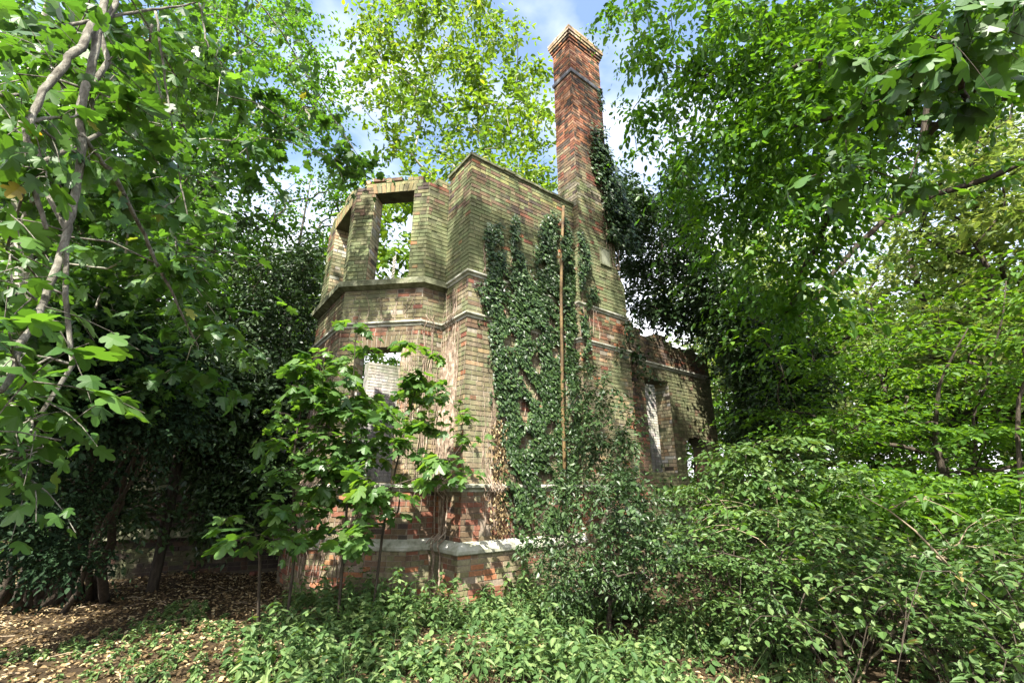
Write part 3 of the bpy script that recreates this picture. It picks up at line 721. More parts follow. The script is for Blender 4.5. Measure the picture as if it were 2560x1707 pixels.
# --- second ruined wall in the shade on the left
pL = at(150, 1300, 11.0); pR = at(760, 1300, 10.6); pL[2] = pR[2] = 0
dv = pR - pL; LW = float(np.hypot(dv[0], dv[1])); rzw = math.atan2(dv[1], dv[0])
rw = thing('ruined_wall', 'low dark brick wall with stone ledges standing in the shade beyond the yew', 'wall', pL, rzw)
a = Acc(); g_ = (2.05, 3.35, 1.55, 3.0)
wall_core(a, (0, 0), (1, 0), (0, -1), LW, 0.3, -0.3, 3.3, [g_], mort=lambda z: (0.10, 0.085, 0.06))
bricks(a, (0, 0), (1, 0), (0, -1), 0.0, 3.3, (0, LW), lambda z, u: pick([((0.045, 0.036, 0.03), 6), ((0.08, 0.05, 0.035), 1.5), ((0.06, 0.06, 0.032), 3)]), lambda z: [(g_[0], g_[1])] if g_[2] < z < g_[3] else [])  # bricks coloured extra dark, deep shade put into the palette
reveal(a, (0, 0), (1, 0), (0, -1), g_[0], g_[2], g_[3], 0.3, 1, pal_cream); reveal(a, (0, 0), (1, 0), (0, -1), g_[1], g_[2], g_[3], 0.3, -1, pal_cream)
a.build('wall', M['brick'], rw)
a = Acc(); box(a, 0, LW, -0.09, -0.002, 1.43, 1.53); a.build('sill', M['moss_stone'], rw)
a = Acc(); box(a, 0, LW, -0.11, -0.002, 0.62, 0.78); a.build('plinth', M['moss_stone'], rw)
a = Acc(); wall_core(a, (0.5, 2.6), (1, 0), (0, -1), 6.0, 0.3, -0.3, 3.6, mort=lambda z: (0.3, 0.29, 0.27)); bricks(a, (0.5, 2.6), (1, 0), (0, -1), 0.0, 3.6, (0, 6.0), pal_pale)
a.build('inner_wall', M['brick'], rw)

# ------------------------------------------------------------------ ivy on the tower
rng = np.random.default_rng(11)
ivy = thing('ivy', 'dark ivy climbing the tower face around the rain pipe', 'ivy', C0, ROT)
polys = [
    [(1214, 565), (1230, 550), (1254, 560), (1258, 640), (1268, 700), (1228, 700), (1216, 620)],
    [(1280, 550), (1292, 537), (1302, 542), (1298, 610), (1312, 655), (1312, 700), (1286, 700), (1278, 620)],
    [(1350, 565), (1360, 538), (1385, 532), (1420, 552), (1440, 580), (1462, 650), (1455, 690), (1430, 750), (1350, 720), (1335, 640)],
    [(1240, 670), (1270, 690), (1300, 660), (1335, 700), (1375, 700), (1440, 690), (1430, 760), (1455, 800), (1460, 870), (1440, 950), (1452, 1050), (1440, 1180), (1425, 1240), (1390, 1330), (1345, 1300), (1300, 1340), (1270, 1250), (1262, 1180), (1250, 1050), (1240, 960), (1228, 860), (1215, 780), (1198, 730)],
    [(1455, 735), (1470, 722), (1482, 724), (1478, 760), (1455, 775)]]
a = Acc(); st = Acc()
for pi, poly in enumerate(polys):
    q = np.array([wall_at(px, py, 0.08) for px, py in poly]); lo, hi = q.min(0), q.max(0)
    ar = 0.5 * abs(sum(q[i][0] * q[(i + 1) % len(q)][1] - q[(i + 1) % len(q)][0] * q[i][1] for i in range(len(q))))
    n = int(ar * 1250) + 60
    x = rng.uniform(lo[0] - .05, hi[0] + .05, n * 3); z = rng.uniform(lo[1] - .05, hi[1] + .05, n * 3)
    k = inside(q, x + rng.normal(size=n * 3) * 0.022, z + rng.normal(size=n * 3) * 0.022)
    holes = np.sin(x * 9 + np.sin(z * 4) * 2) * np.sin(z * 6.3 + x * 3) > np.where(z < 1.7, -.05, np.where(z < 4.2, 0.42, 0.72))
    k &= ~holes; over = ((z > 5.65) & (z < 6.2)) | ((z > 2.75) & (z < 3.35)); k &= ~((np.abs(x - 2.06) < 0.07) & (rng.random(n * 3) < 0.85) & (z > 2.2) & ~over)
    x, z = x[k][:n], z[k][:n]; m = len(x)
    thick = 0.05 + 0.10 * (0.5 + 0.5 * np.sin(x * 5 + 1) * np.sin(z * 3.1 + x)) * rng.random(m)
    base = np.where(x > 2.40, 0.15, 0.0) + np.where((np.abs(x - 2.06) < .12) & (((z > 5.65) & (z < 6.2)) | ((z > 2.75) & (z < 3.35))), .17, 0)
    P = np.stack([x, -(base + 0.015 + thick), z], 1)
    T = np.stack([rng.normal(size=m) * 0.5, -0.35 + rng.normal(size=m) * 0.2, -0.9 + rng.normal(size=m) * 0.3], 1)
    N = np.stack([rng.normal(size=m) * 0.3, -1 + rng.normal(size=m) * 0.2, 0.55 + rng.normal(size=m) * 0.3], 1)
    leaves(a, 'ivy', P, T, N, rng.uniform(.042, .085, m), rng)
    for i in range(max(3, int(ar * 9))):
        j = rng.integers(m); cx, cz = x[j], z[j]; pts = []
        for s_ in range(9):
            pts.append((cx, -((0.15 if cx > 2.40 else 0) + 0.02), cz)); cx += rng.normal() * 0.03; cz -= 0.12
        if pts[-1][2] > 0.1: st.tube(pts, 0.006, 4)
for i in range(46):
    poly = polys[3]; px, py = poly[rng.integers(len(poly))]; x, z = wall_at(px, py, .05); pts = []; dz = rng.choice([1, 1, -1])
    for q in range(rng.integers(4, 11)):
        pts.append((x, -((.15 if x > 2.40 else 0) + .018), z)); x += rng.normal() * .045; z += dz * rng.uniform(.03, .09)
        if z > 7.1 or z < .2: break
    if len(pts) < 3: continue
    st.tube(pts, .004, 4); P = np.repeat(np.array(pts), 3, 0); m = len(P); P = P + np.stack([rng.normal(size=m) * .03, -rng.random(m) * .04, rng.normal(size=m) * .03], 1)
    leaves(a, 'ivy', P, np.stack([rng.normal(size=m) * .6, -.3 + rng.normal(size=m) * .2, -.8 + rng.normal(size=m) * .4], 1), np.stack([rng.normal(size=m) * .3, -1 + rng.normal(size=m) * .2, .5 + rng.normal(size=m) * .3], 1), 0.05, rng)
st.build('stems', M['vine'], ivy); a.build('leaves', M['ivy'], ivy)
# chimney ivy
a = Acc(); st = Acc()
ivc = thing('ivy', 'small ivy clinging to the right side of the high chimney', 'ivy', C0 + D1 * 3.3 - D2 * 0.15, ROT)
def ch(n, s0, s1, z0, z1, out0, out1):
    s = rng.uniform(s0, s1, n); z = rng.uniform(z0, z1, n); o = rng.uniform(out0, out1, n)
    return np.stack([s, -0.17 - o, z], 1)
Pc = [ch(260, 3.15, 3.75, 8.6, 9.2, 0, .12), ch(420, 3.1, 3.85, 8.0, 8.8, 0, .2), ch(500, 3.25, 3.95, 7.3, 8.2, 0, .25), ch(600, 3.3, 4.05, 6.6, 7.5, 0, .25), ch(120, 3.35, 3.7, 9.1, 9.8, 0, .08), ch(60, 3.40, 3.6, 10.2, 10.9, 0, .08),ch(70, 3.05, 3.2, 8.3, 9.3, 0, .04)]
Pc += [ch(500, 3.2, 3.8, 8.1, 9.1, 0, .16), ch(500, 3.3, 4.0, 7.2, 8.2, .05, .35), ch(300, 3.0, 3.6, 8.6, 9.6, 0, .12), ch(400, 3.5, 4.2, 6.4, 7.6, 0, .45)]
P = np.concatenate(Pc); keepm = rng.random(len(P)) < 0.4 + 0.6 * (np.sin(P[:, 0] * 11 + P[:, 2] * 3) > -0.2); P = P[keepm]; m = len(P)
P -= np.array([3.3, -0.15, 0])
leaves(a, 'ivy', P, np.stack([rng.normal(size=m) * .5, -.4 + rng.normal(size=m) * .2, -.8 + rng.normal(size=m) * .3], 1), np.stack([rng.normal(size=m) * .35, -1 + rng.normal(size=m) * .3, .6 + rng.normal(size=m) * .3], 1), 0.09, rng)
for i in range(6):
    cx = rng.uniform(0.0, 0.5); st.tube([(cx + 0.05 * math.sin(q * 1.3 + i), -0.02, 6.0 + q * 0.35) for q in range(9)], 0.008, 4)
st.build('stems', M['vine'], ivc); a.build('leaves', M['ivy'], ivc)
# bare creeper stems on the narrow return and the bay
crp = thing('creeper', 'bare brown creeper stems clinging in the angle beside the bay', 'creeper', C0, ROT)
a = Acc()
def stem_on(p, u, n, u0, z0, z1, amp, r, lean=0.0):
    k = max(4, int(abs(z1 - z0) / 0.10)); x = u0; pts = []
    for i in range(k + 1):
        z = z0 + (z1 - z0) * i / k; x += rng.normal() * amp + lean / k
        q = np.array(p) + np.array(u) * x + np.array(n) * (0.016 + r + (0.09 if (1.42 < z < 1.54 or 4.10 < z < 4.21) else 0) + 0.12 * (0.585 < z < 0.77) + 0.075 * (z <= 0.585))
        pts.append((q[0], q[1], z))
    a.tube(pts, np.linspace(r * 1.6, r * 0.7, k + 1), 4)
for i in range(70): stem_on((0, 0), (0, 1), (-1, 0), rng.uniform(0.25, 0.78), rng.uniform(1.6, 2.6), rng.uniform(3.2, 4.1), 0.014, rng.uniform(0.0025, 0.006), rng.uniform(-.15, .1))
for i in range(14): stem_on((0, 0), (0, 1), (-1, 0), rng.uniform(0.35, 0.75), rng.uniform(0.1, 1.2), rng.uniform(4.3, 4.85), 0.016, rng.uniform(0.004, 0.008), rng.uniform(-.2, .2))
for i in range(26): stem_on(PCc, (-S2, S2), (-S2, -S2), rng.uniform(-0.0, 0.26), rng.uniform(1.6, 2.8), rng.uniform(3.0, 4.1), 0.012, rng.uniform(0.002, 0.005), rng.uniform(-.0, .1))
for i in range(8): stem_on(PCc, (-S2, S2), (-S2, -S2), rng.uniform(0.0, 1.4), rng.uniform(4.2, 4.3), rng.uniform(4.5, 4.78), 0.02, rng.uniform(0.003, 0.005), rng.uniform(-.1, .1))
for i in range(16): stem_on(PB, (-1, 0), (0, -1), rng.uniform(0.02, 0.38), rng.uniform(0.9, 2.5), rng.uniform(3.2, 4.8), 0.014, rng.uniform(0.003, 0.007))
for i in range(46): stem_on(PD, (0, 1), (-1, 0), rng.uniform(0.05, 1.7), rng.uniform(0.1, 1.0), rng.uniform(1.6, 4.1), 0.014, rng.uniform(0.003, 0.006), rng.uniform(-.2, .2))
for i in range(22): stem_on(PCc, (-S2, S2), (-S2, -S2), rng.uniform(0.9, 1.44), rng.uniform(0.1, 0.5), rng.uniform(0.9, 1.4), 0.012, rng.uniform(0.003, 0.005), rng.uniform(-.2, .1))
a.build('stems', M['vine'], crp)
# dry clinging stems and dead leaves on the right face edge of the ivy
crq = thing('creeper', 'dry pinkish dead creeper edging the ivy on the tower face', 'creeper', C0, ROT)
a = Acc()
for i in range(40): stem_on((0, 0), (1, 0), (0, -1), rng.uniform(0.42, 0.70), rng.uniform(0.8, 1.5), rng.uniform(1.6, 3.2), 0.014, rng.uniform(0.002, 0.005), rng.uniform(-.15, .0))
a.build('stems', M['vine'], crq)
a = Acc(); m = 700; x = rng.uniform(0.5, 0.75, m) + rng.normal(size=m) * .05; z = rng.uniform(0.8, 2.5, m); P = np.stack([x, -0.03 - rng.random(m) * .06, z], 1)
leaves(a, 'oval', P, np.stack([rng.normal(size=m) * .5, rng.normal(size=m) * .4, -1 + rng.normal(size=m) * .3], 1), np.stack([rng.normal(size=m), -1 + rng.normal(size=m) * .4, rng.normal(size=m)], 1), 0.05, rng)
a.build('dead_leaves', M['litter'], crq)

# ------------------------------------------------------------------ trees
L3 = lambda s, t, z: C0 + D1 * s + D2 * t + np.array([0, 0, z])
# gaps in the leaf roof: where the sun comes through to the ground and the walls
GAPS = [((-3.6, 3.9, 0), .7), ((-4.9, 5.4, 0), .6), ((-2.9, 5.0, 0), .45), (L3(1.5, 5.3, 3.4), .8), (L3(8.7, 2.7, 3.2), 1.0), (L3(6.3, 0.1, 3.6), .4), (L3(7.3, 0, 2.6), .3), (L3(3.0, -.15, 3.6), .3), (L3(3.1, -.15, 5.4), .25), ((-4.2, 4.5, 0), .7), ((-3.1, 5.4, 0), .5), ((-5.6, 6.2, 0), .5), ((-2.4, 4.6, 0.1), .5), ((-0.4, 4.7, .3), .7), ((1.4, 4.4, .3), .6), ((0.5, 5.7, .5), .5),
        (L3(.15, 0, 3.9), .30), (L3(.25, 0, 2.7), .35), (L3(.35, 0, .8), .45), (L3(-.9, 1.3, 2.9), .45), (L3(-.5, .9, 4.5), .3), (L3(-.9, 1.3, 6.9), .5), (L3(1.6, 0, 7.0), .4), (L3(.6, 0, 7.1), .3),
        ((-2.2, 6.0, 2.4), .9), ((-1.6, 6.1, 1.2), .5), ((-1.7, 6.1, 3.4), .6), (L3(1.6, -.1, 3.0), .6), ((3.0, 6.0, 1.3), .8), ((4.6, 5.8, 1.2), .8), ((5.6, 6.6, 3.0), 1.0), ((2.6, 7.5, 1.7), .7), ((2.2, 4.6, .6), .5)]
SD = np.array(SUN_DIR)
def sunlit_gaps(cl, r):
    cl = np.asarray(cl); ok = np.ones(len(cl), bool)
    for p, R in GAPS:
        v = cl - np.array(p); t = v @ SD; d = np.linalg.norm(v - t[:, None] * SD, axis=1)
        ok &= ~((t > 1.2) & (d < R + .45 * r))
    return cl[ok]
def tree(name, label, cat, base, trunk_pts, trunk_r, clumps, bark, leafm, leafk, seed, fol, tip=0.006, group=None, skel_kw={}, every=1, extra=None, limb=None):
    rng = np.random.default_rng(seed)
    if name not in ('distant_tree', 'sycamore_sapling', 'lime_tree', 'ivy_clad_tree'): clumps = sunlit_gaps(clumps, fol['r'] if isinstance(fol, dict) else fol[0]['r'])
    t = thing(name, label, cat, base, 0.0, group)
    S = Skel(); S.path(trunk_pts); limb = limb or trunk_r
    S.rmin[:] = list(np.linspace(trunk_r, tip * 1.5, len(trunk_pts)))
    S.reach(list(clumps)[::every], rng, **skel_kw)
    wd = Acc(); S.mesh(wd, tip, limb)
    cr_ = Acc()
    if isinstance(fol, dict): fol = [fol]
    for f in fol:
        f = dict(f); st_ = wd if f.pop('stem', False) else None
        foliage(cr_, leafk, clumps, f.pop('r'), rng, stems=st_, **f)
    if extra: extra(wd, cr_, rng)
    keep(wd.build('trunk', bark, smooth=True), t)
    keep(cr_.build('crown', leafm), t)
    return t
def lerp_path(pts, n=8):
    pts = np.array(pts, float); f = np.linspace(0, len(pts) - 1, n); i = np.minimum(f.astype(int), len(pts) - 2); w = (f - i)[:, None]
    return pts[i] * (1 - w) + pts[i + 1] * w
g0 = lambda x, y: np.array([x, y, float(ground_h(np.float64(x), np.float64(y)))])

# 1 field maple close on the left, its grey branches hanging into view
rng = np.random.default_rng(1)
base = g0(-4.6, 0.2)
brs = [
    [(300, -160, 2.6), (255, -40, 2.4), (240, 92, 2.2), (204, 245, 2.1), (196, 357, 2.05), (173, 485, 2.0), (153, 587, 1.95), (102, 735, 1.85), (76, 800, 1.8), (40, 846, 1.75), (23, 921, 1.7), (-5, 975, 1.65)],
    [(240, 50, 2.25), (190, 120, 2.15), (153, 163, 2.05), (92, 224, 1.95), (61, 327, 1.9), (56, 408, 1.9), (82, 500, 1.9), (115, 577, 1.9)],
    [(204, 342, 2.06), (281, 439, 2.2), (362, 592, 2.4), (398, 684, 2.5), (454, 800, 2.6), (492, 870, 2.7)],
    [(128, 71, 2.3), (388, 31, 2.5), (500, 5, 2.6), (600, -40, 2.7)],
    [(388, 31, 2.5), (418, 255, 2.5), (449, 459, 2.5), (474, 561, 2.5)],
    [(380, 60, 2.5), (375, 150, 2.6), (404, 250, 2.6)],
    [(600, -40, 2.7), (638, 0, 2.7), (714, 102, 2.75), (791, 230, 2.8), (900, 398, 2.85)],
    [(500, 5, 2.6), (515, 100, 2.6), (530, 140, 2.6), (562, 178, 2.6)],
    [(-60, 232, 1.8), (20, 232, 1.85), (77, 237, 1.95)], [(70, 310, 1.93), (130, 290, 2.0), (195, 285, 2.08)],
    [(60, 300, 1.92), (180, 375, 2.0), (230, 410, 2.1)], [(65, 340, 1.9), (100, 410, 1.85), (110, 440, 1.85)],
    [(-80, 1180, 1.85), (0, 1140, 1.85), (60, 1120, 1.85), (100, 1115, 1.87)], [(449, 489, 2.5), (400, 530, 2.5), (355, 555, 2.5)]]
brr = [0.017, 0.015, 0.010, 0.008, 0.006, 0.007, 0.006, 0.006, 0.009, 0.007, 0.005, 0.005, 0.005, 0.003]
def maple_extra(wd, cr_, rng):
    P, T = [], []
    for b, r in zip(brs, brr):
        q = lerp_path([at(*p) for p in b], 6 * len(b)); q = q + np.cumsum(rng.normal(size=q.shape) * 0.0035, 0) * np.linspace(1, .3, len(q))[:, None]
        wd.tube(q, np.linspace(r, r * 0.4, len(q)) * rng.uniform(.92, 1.1, len(q)), 8)
        for i in range(len(q)):
            for s in range(1 + (r < 0.013)):
                if rng.random() < (0.45 if r < 0.013 else 0.12):
                    o = unit(rng.normal(size=3)) * rng.uniform(.03, .12); P.append(q[i] + o * .8); T.append(o + [0, 0, -.05])
                    if rng.random() < 0.5: wd.tube([q[i], q[i] + o * .6 + [0, 0, .006], q[i] + o], [0.0018, 0.0015, 0.001], 3, cap=False)
    P, T = np.array(P), np.array(T)
    leaves(cr_, 'maple', P, T, np.array([0, 0, 1.]) + rng.normal(size=P.shape) * .45, 0.06, rng)
reg = [region([(0, 0), (560, 0), (560, 180), (420, 330), (230, 330), (60, 600), (0, 640)], 38, 2.1, 3.4, rng),
       region([(0, 560), (110, 640), (120, 900), (60, 960), (0, 940)], 9, 1.6, 2.1, rng), region([(0, 1000), (100, 1020), (150, 1100), (140, 1160), (90, 1200), (0, 1180)], 9, 1.75, 2.0, rng),
       region([(380, 440), (500, 440), (560, 600), (540, 700), (440, 700), (400, 560)], 8, 2.4, 3.0, rng), region([(780, 200), (880, 300), (950, 440), (900, 480), (820, 440), (720, 330)], 9, 2.7, 3.1, rng)]
cl = np.concatenate(reg)
tree('maple_tree', 'grey-branched maple hanging large lobed leaves over the near left of the view', 'tree', base, lerp_path([base - [0, 0, .2], base + [0.1, 0, 1.8], base + [0.5, 0.2, 4.2], at(300, -260, 2.7), at(300, -160, 2.6)], 14), 0.09, cl,
     M['bark'], M['maple'], 'maple', 1, dict(r=0.24, twigs=3, per=4, size=0.06, flat=0.6, droop=0.3, jit=0.42, stem=True, stem_r=0.0025), tip=0.003, extra=maple_extra, skel_kw=dict(seg=0.2, wob=0.05, zhigh=0, zlow=.5), limb=.014)

# 2 big sycamore on the left; unseen clumps added overhead shade and dapple the tower
rng = np.random.default_rng(2)
base = at(28, 900, 6.4); base[2] = 0
cl = np.concatenate([
    region([(0, 0), (720, 0), (800, 120), (870, 330), (930, 440), (860, 470), (700, 420), (560, 430), (480, 640), (300, 900), (0, 900)], 190, 3.6, 7.5, rng),
    region([(260, 860), (420, 840), (500, 960), (540, 1060), (470, 1090), (330, 1000)], 14, 3.6, 4.4, rng),
    region([(0, 650), (480, 640), (700, 700), (640, 780), (420, 1000), (0, 980)], 70, 4.0, 7.0, rng),
    blob((-3.8, -2.0, 11), (4.4, 4.0, 3.4), 60, rng), blob((-2.4, -1.3, 15.8), (4.6, 3.0, 3.2), 190, rng), blob((-7, 1, 9), (3.5, 4, 4), 30, rng)])
tree('sycamore_tree', 'pale-trunked sycamore filling the left side with broad leaves', 'tree', base, lerp_path([base - [0, 0, .3], base + [.05, 0, 3], at(30, 420, 6.4), at(110, 60, 6.0), at(200, -300, 5.2)], 18), 0.13, cl,
     M['pale_bark'], M['sycamore'], 'maple', 2, dict(r=0.60, twigs=6, per=8, size=0.105, flat=0.5, droop=0.3, jit=0.45), tip=0.004, skel_kw=dict(wob=0.05), limb=.05)

# 3 trees further back on the left
rng = np.random.default_rng(3)
for k, (px, d, poly, n, lab) in enumerate((
        (330, 13, [(0, 100), (500, 60), (620, 350), (560, 640), (300, 900), (0, 900)], 220, 'leafy tree well behind the left-hand sycamore'),
        (640, 15, [(420, 0), (800, 0), (860, 330), (760, 330), (640, 400), (560, 480), (520, 640), (460, 650), (400, 300)], 200, 'open-crowned tree rising left of the bay, top against the sky'),
        (760, 16.5, [(600, 640), (660, 480), (700, 430), (820, 440), (880, 400), (960, 430), (960, 560), (860, 760), (620, 780)], 95, 'small-leaved tree behind the left edge of the bay'))):
    base = at(px, 1200, d); base[2] = 0
    cl = region(poly, n, d - 2.5, d + 2, rng)
    tree('woodland_tree', lab, 'tree', base, lerp_path([base - [0, 0, .3], base + [.2, 0, 4], base + [0, .2, 8], base + [.1, .1, 12]], 14), 0.16, cl, M['bark'], (M['sycamore'], M['hornbeam'], M['hornbeam'])[k], 'diamond', 30 + k,
         dict(r=0.95, twigs=8, per=9, size=0.15, flat=0.6, droop=0.2, jit=0.6), tip=0.008)

# 4 ivy-hung yew mass left of the bay, 5 many-stemmed yew, 6 thin holly trunk
rng = np.random.default_rng(4)
base = at(620, 1330, 11.6); base[2] = 0
cl = np.concatenate([region([(400, 800), (480, 740), (560, 660), (700, 640), (790, 600), (800, 700), (760, 900), (690, 1060), (560, 1180), (400, 1150), (360, 960)], 340, 9.6, 11.8, rng), region([(480, 900), (760, 900), (720, 1180), (640, 1320), (500, 1330), (480, 1150)], 170, 8.9, 10.0, rng), region([(180, 1180), (350, 1150), (360, 1300), (200, 1330)], 30, 8.6, 9.6, rng), blob((-7.6, 7.5, 6.0), (2.6, 2.6, 2.2), 60, rng)])  # closing blob: clumps added overhead to shade the ruined wall
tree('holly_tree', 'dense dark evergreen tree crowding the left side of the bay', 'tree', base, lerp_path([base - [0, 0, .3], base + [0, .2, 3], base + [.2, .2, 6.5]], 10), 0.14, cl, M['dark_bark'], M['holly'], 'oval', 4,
     dict(r=0.62, twigs=12, per=9, size=0.085, flat=0.8, droop=0.25, jit=0.6), tip=0.006, skel_kw=dict(wob=.05))
rng = np.random.default_rng(5)
base = g0(-6.3, 6.9)
cl = region([(0, 780), (250, 780), (420, 820), (470, 960), (450, 1060), (330, 1100), (180, 1060), (0, 1150)], 300, 6.2, 9.5, rng)
def yew_extra(wd, cr_, rng):
    for i in range(22):
        b = base + [rng.normal() * .3, rng.normal() * .3, -.1]; e = at(rng.uniform(20, 450), rng.uniform(940, 1080), rng.uniform(6.6, 8.8))
        f = np.linspace(0, 1, 9)[:, None]; q = b + (e - b) * f + np.array([0, 0, 1.0]) * np.sin(f * math.pi) * rng.uniform(-.35, .15) + rng.normal(size=(9, 3)) * .035
        wd.tube(q, np.linspace(rng.uniform(.03, .075), .015, 9), 6)
    low = np.array([at(x, y, d) for x, y, d in zip(rng.uniform(0, 240, 60), rng.uniform(1150, 1430, 60), rng.uniform(6.3, 7.6, 60))])
    foliage(cr_, 'oval', low, 0.4, rng, twigs=11, per=11, size=0.045, flat=.9, droop=.3, jit=.6)
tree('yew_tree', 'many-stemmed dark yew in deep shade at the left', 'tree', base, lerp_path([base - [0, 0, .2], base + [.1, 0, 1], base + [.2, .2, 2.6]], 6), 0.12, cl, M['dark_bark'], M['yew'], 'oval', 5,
     dict(r=0.6, twigs=14, per=11, size=0.06, flat=0.6, droop=0.35, jit=0.6), extra=yew_extra)
rng = np.random.default_rng(6)
base = at(400, 1385, 9.3); base[2] = 0
cl = region([(360, 850), (560, 850), (620, 1000), (560, 1130), (420, 1130)], 70, 8.6, 10.0, rng)
tree('young_tree', 'thin leaning dark-trunked tree before the shaded ledges', 'tree', base, lerp_path([base - [0, 0, .2], at(420, 1290, 9.3), at(448, 1130, 9.3), at(470, 980, 9.2)], 10), 0.075, cl, M['dark_bark'], M['holly'], 'oval', 6,
     dict(r=0.5, twigs=8, per=8, size=0.08, flat=0.7, droop=0.3, jit=0.5))

# 7 bright yellow-green tree behind the tower
rng = np.random.default_rng(7)
base = at(1120, 1200, 14.0); base[2] = 0
cl = np.concatenate([region([(880, 90), (930, 30), (980, 0), (1240, -40), (1290, 60), (1330, 150), (1370, 250), (1390, 470), (1300, 480), (1180, 400), (1080, 430), (1000, 400), (920, 330), (870, 230)], 175, 12.0, 16.0, rng),
                     region([(900, 470), (1060, 450), (1060, 720), (900, 720)], 26, 11.5, 14, rng), region([(1050, 380), (1380, 440), (1390, 560), (1050, 560)], 40, 12, 15, rng)])
tree('lime_tree', 'bright yellow-green tree rising behind the tower against the blue sky', 'tree', base, lerp_path([base - [0, 0, .3], base + [.1, 0, 3.5], base + [0, .2, 6.5]], 10), 0.2, cl, M['pale_bark'], M['lime'], 'oval', 7,
     dict(r=0.9, twigs=7, per=8, size=0.20, flat=0.9, droop=0.12, jit=0.6, up=0.6), tip=0.008, skel_kw=dict(lift=-0.12, wob=.03), limb=.07)

# 9 big overhanging tree on the right with hanging sprays
rng = np.random.default_rng(9)
base = g0(8.6, 4.2)
cl = np.concatenate([
    region([(1510, -20), (2300, -20), (2300, 250), (2200, 420), (2100, 650), (2000, 800), (1850, 780), (1760, 660), (1690, 540), (1650, 400), (1610, 270), (1600, 180), (1550, 80)], 420, 5.2, 9.0, rng),
    region([(2200, 0), (2560, 0), (2560, 420), (2300, 520), (2100, 640)], 120, 5, 8.5, rng),
    region([(1480, 20), (1560, 60), (1600, 300), (1600, 480), (1570, 330), (1550, 160)], 8, 6.5, 8.5, rng),
    blob((4.8, -1.5, 11.5), (4.4, 4.0, 3.4), 70, rng), blob((2.2, -1.3, 15.4), (3.2, 3.0, 3.0), 95, rng), blob((8, 2, 10), (3.5, 4, 4), 30, rng), blob((.3, 3.0, 17.2), (1.7, 1.2, 1.8), 24, rng)])  # blobs: unseen crown added overhead to dapple the tower and chimney
tree('hornbeam_tree', 'fresh green overhanging tree with drooping leafy sprays right of the chimney', 'tree', base, lerp_path([base - [0, 0, .3], base + [-.2, 0, 3], base + [-.8, .3, 6], base + [-1.4, .4, 10]], 14), 0.2, cl, M['dark_bark'], M['hornbeam'], 'oval', 9,
     [dict(r=0.8, twigs=6, per=12, size=0.10, flat=0.55, droop=0.55, jit=0.35, tip_down=.3), dict(r=0.55, twigs=4, per=10, size=0.09, flat=0.8, droop=0.9, jit=0.4)], tip=0.006, skel_kw=dict(sag=-.15, wob=.03, zhigh=0, zlow=.8), limb=.075)

# 10 pale sunlit trees far right
rng = np.random.default_rng(10)
for k, (px, d, poly, n, lab) in enumerate((
        (2420, 14, [(2180, 560), (2300, 420), (2400, 250), (2560, 150), (2700, 500), (2650, 1050), (2300, 950)], 270, 'pale sunlit tree with level dark branches at the far right'),
        (2050, 18, [(1850, 640), (2000, 560), (2250, 620), (2350, 900), (2250, 1150), (2000, 1100), (1850, 900)], 110, 'hazy green tree far behind the elm on the right'))):
    base = at(px, 1200, d); base[2] = 0
    cl = region(poly, n, d - 3, d + 2.5, rng)
    tree('beech_tree', lab, 'tree', base, lerp_path([base - [0, 0, .3], base + [.2, 0, 4], base + [.4, .2, 9]], 12), 0.17, cl, M['dark_bark'], M['pale'], 'diamond', 100 + k,
         dict(r=1.0, twigs=8, per=9, size=0.15, flat=0.35, droop=0.15, jit=0.4), tip=0.008, skel_kw=dict(lift=.05))

# 11 dark sycamore leaves close by at the upper right
rng = np.random.default_rng(111)
base = g0(4.9, 1.4)
cl = np.concatenate([region([(1980, 400), (2080, 260), (2200, 150), (2350, 60), (2560, 0), (2560, 250), (2450, 330), (2330, 420), (2200, 520), (2050, 500)], 34, 3.2, 4.2, rng), region([(2060, 150), (2300, 20), (2560, -100), (2560, 60), (2200, 200)], 16, 2.8, 3.6, rng)])
def keys(wd, cr_, rng):
    for px, py in ((2120, 390), (2180, 420), (2230, 470), (2320, 450), (2090, 450), (2150, 100), (2200, 130)):
        c = at(px, py, 3.0); foliage(cr_, 'oval', [c], .07, rng, twigs=8, per=3, size=.04, jit=.8)
tree('dark_sycamore', 'large dark lobed leaves and seed clusters on a near bough at the upper right', 'tree', base, lerp_path([base - [0, 0, .2], base + [0, 0, 2], at(2900, -60, 4.2), at(2560, 40, 3.9), at(2440, 60, 3.7)], 16), 0.08, cl, M['dark_bark'], M['dark_sycamore'], 'maple', 111,
     dict(r=0.28, twigs=3, per=4, size=0.10, flat=0.6, droop=0.5, jit=0.4, tip_down=.5, stem=True, stem_r=.003), tip=0.003, extra=keys, skel_kw=dict(seg=.2), limb=.03)

# 12 ivy bank over the side wing
rng = np.random.default_rng(12)
base = at(1900, 1200, 12.6); base[2] = 0
cl = np.concatenate([region([(1500, 470), (1560, 430), (1640, 520), (1660, 430), (1720, 400), (1760, 600), (1850, 700), (1980, 800), (2040, 900), (2030, 1060), (1900, 1100), (1830, 1060), (1825, 890), (1660, 790), (1580, 780), (1560, 700)], 560, 10.3, 12.8, rng),
                     region([(1560, 760), (1610, 780), (1600, 930), (1570, 950)], 8, 9.3, 9.6, rng), region([(1520, 480), (1600, 470), (1640, 560), (1580, 640), (1540, 560)], 30, 9.6, 10.4, rng)])
for p_, r_ in ((L3(8.7, 2.7, 3.2), .75), (L3(6.3, .1, 3.5), .6), (L3(5.0, .1, 4.1), .45)):
    v_ = cl - p_; t_ = v_ @ SD; cl = cl[~((t_ > .4) & (np.linalg.norm(v_ - t_[:, None] * SD, axis=1) < r_))]
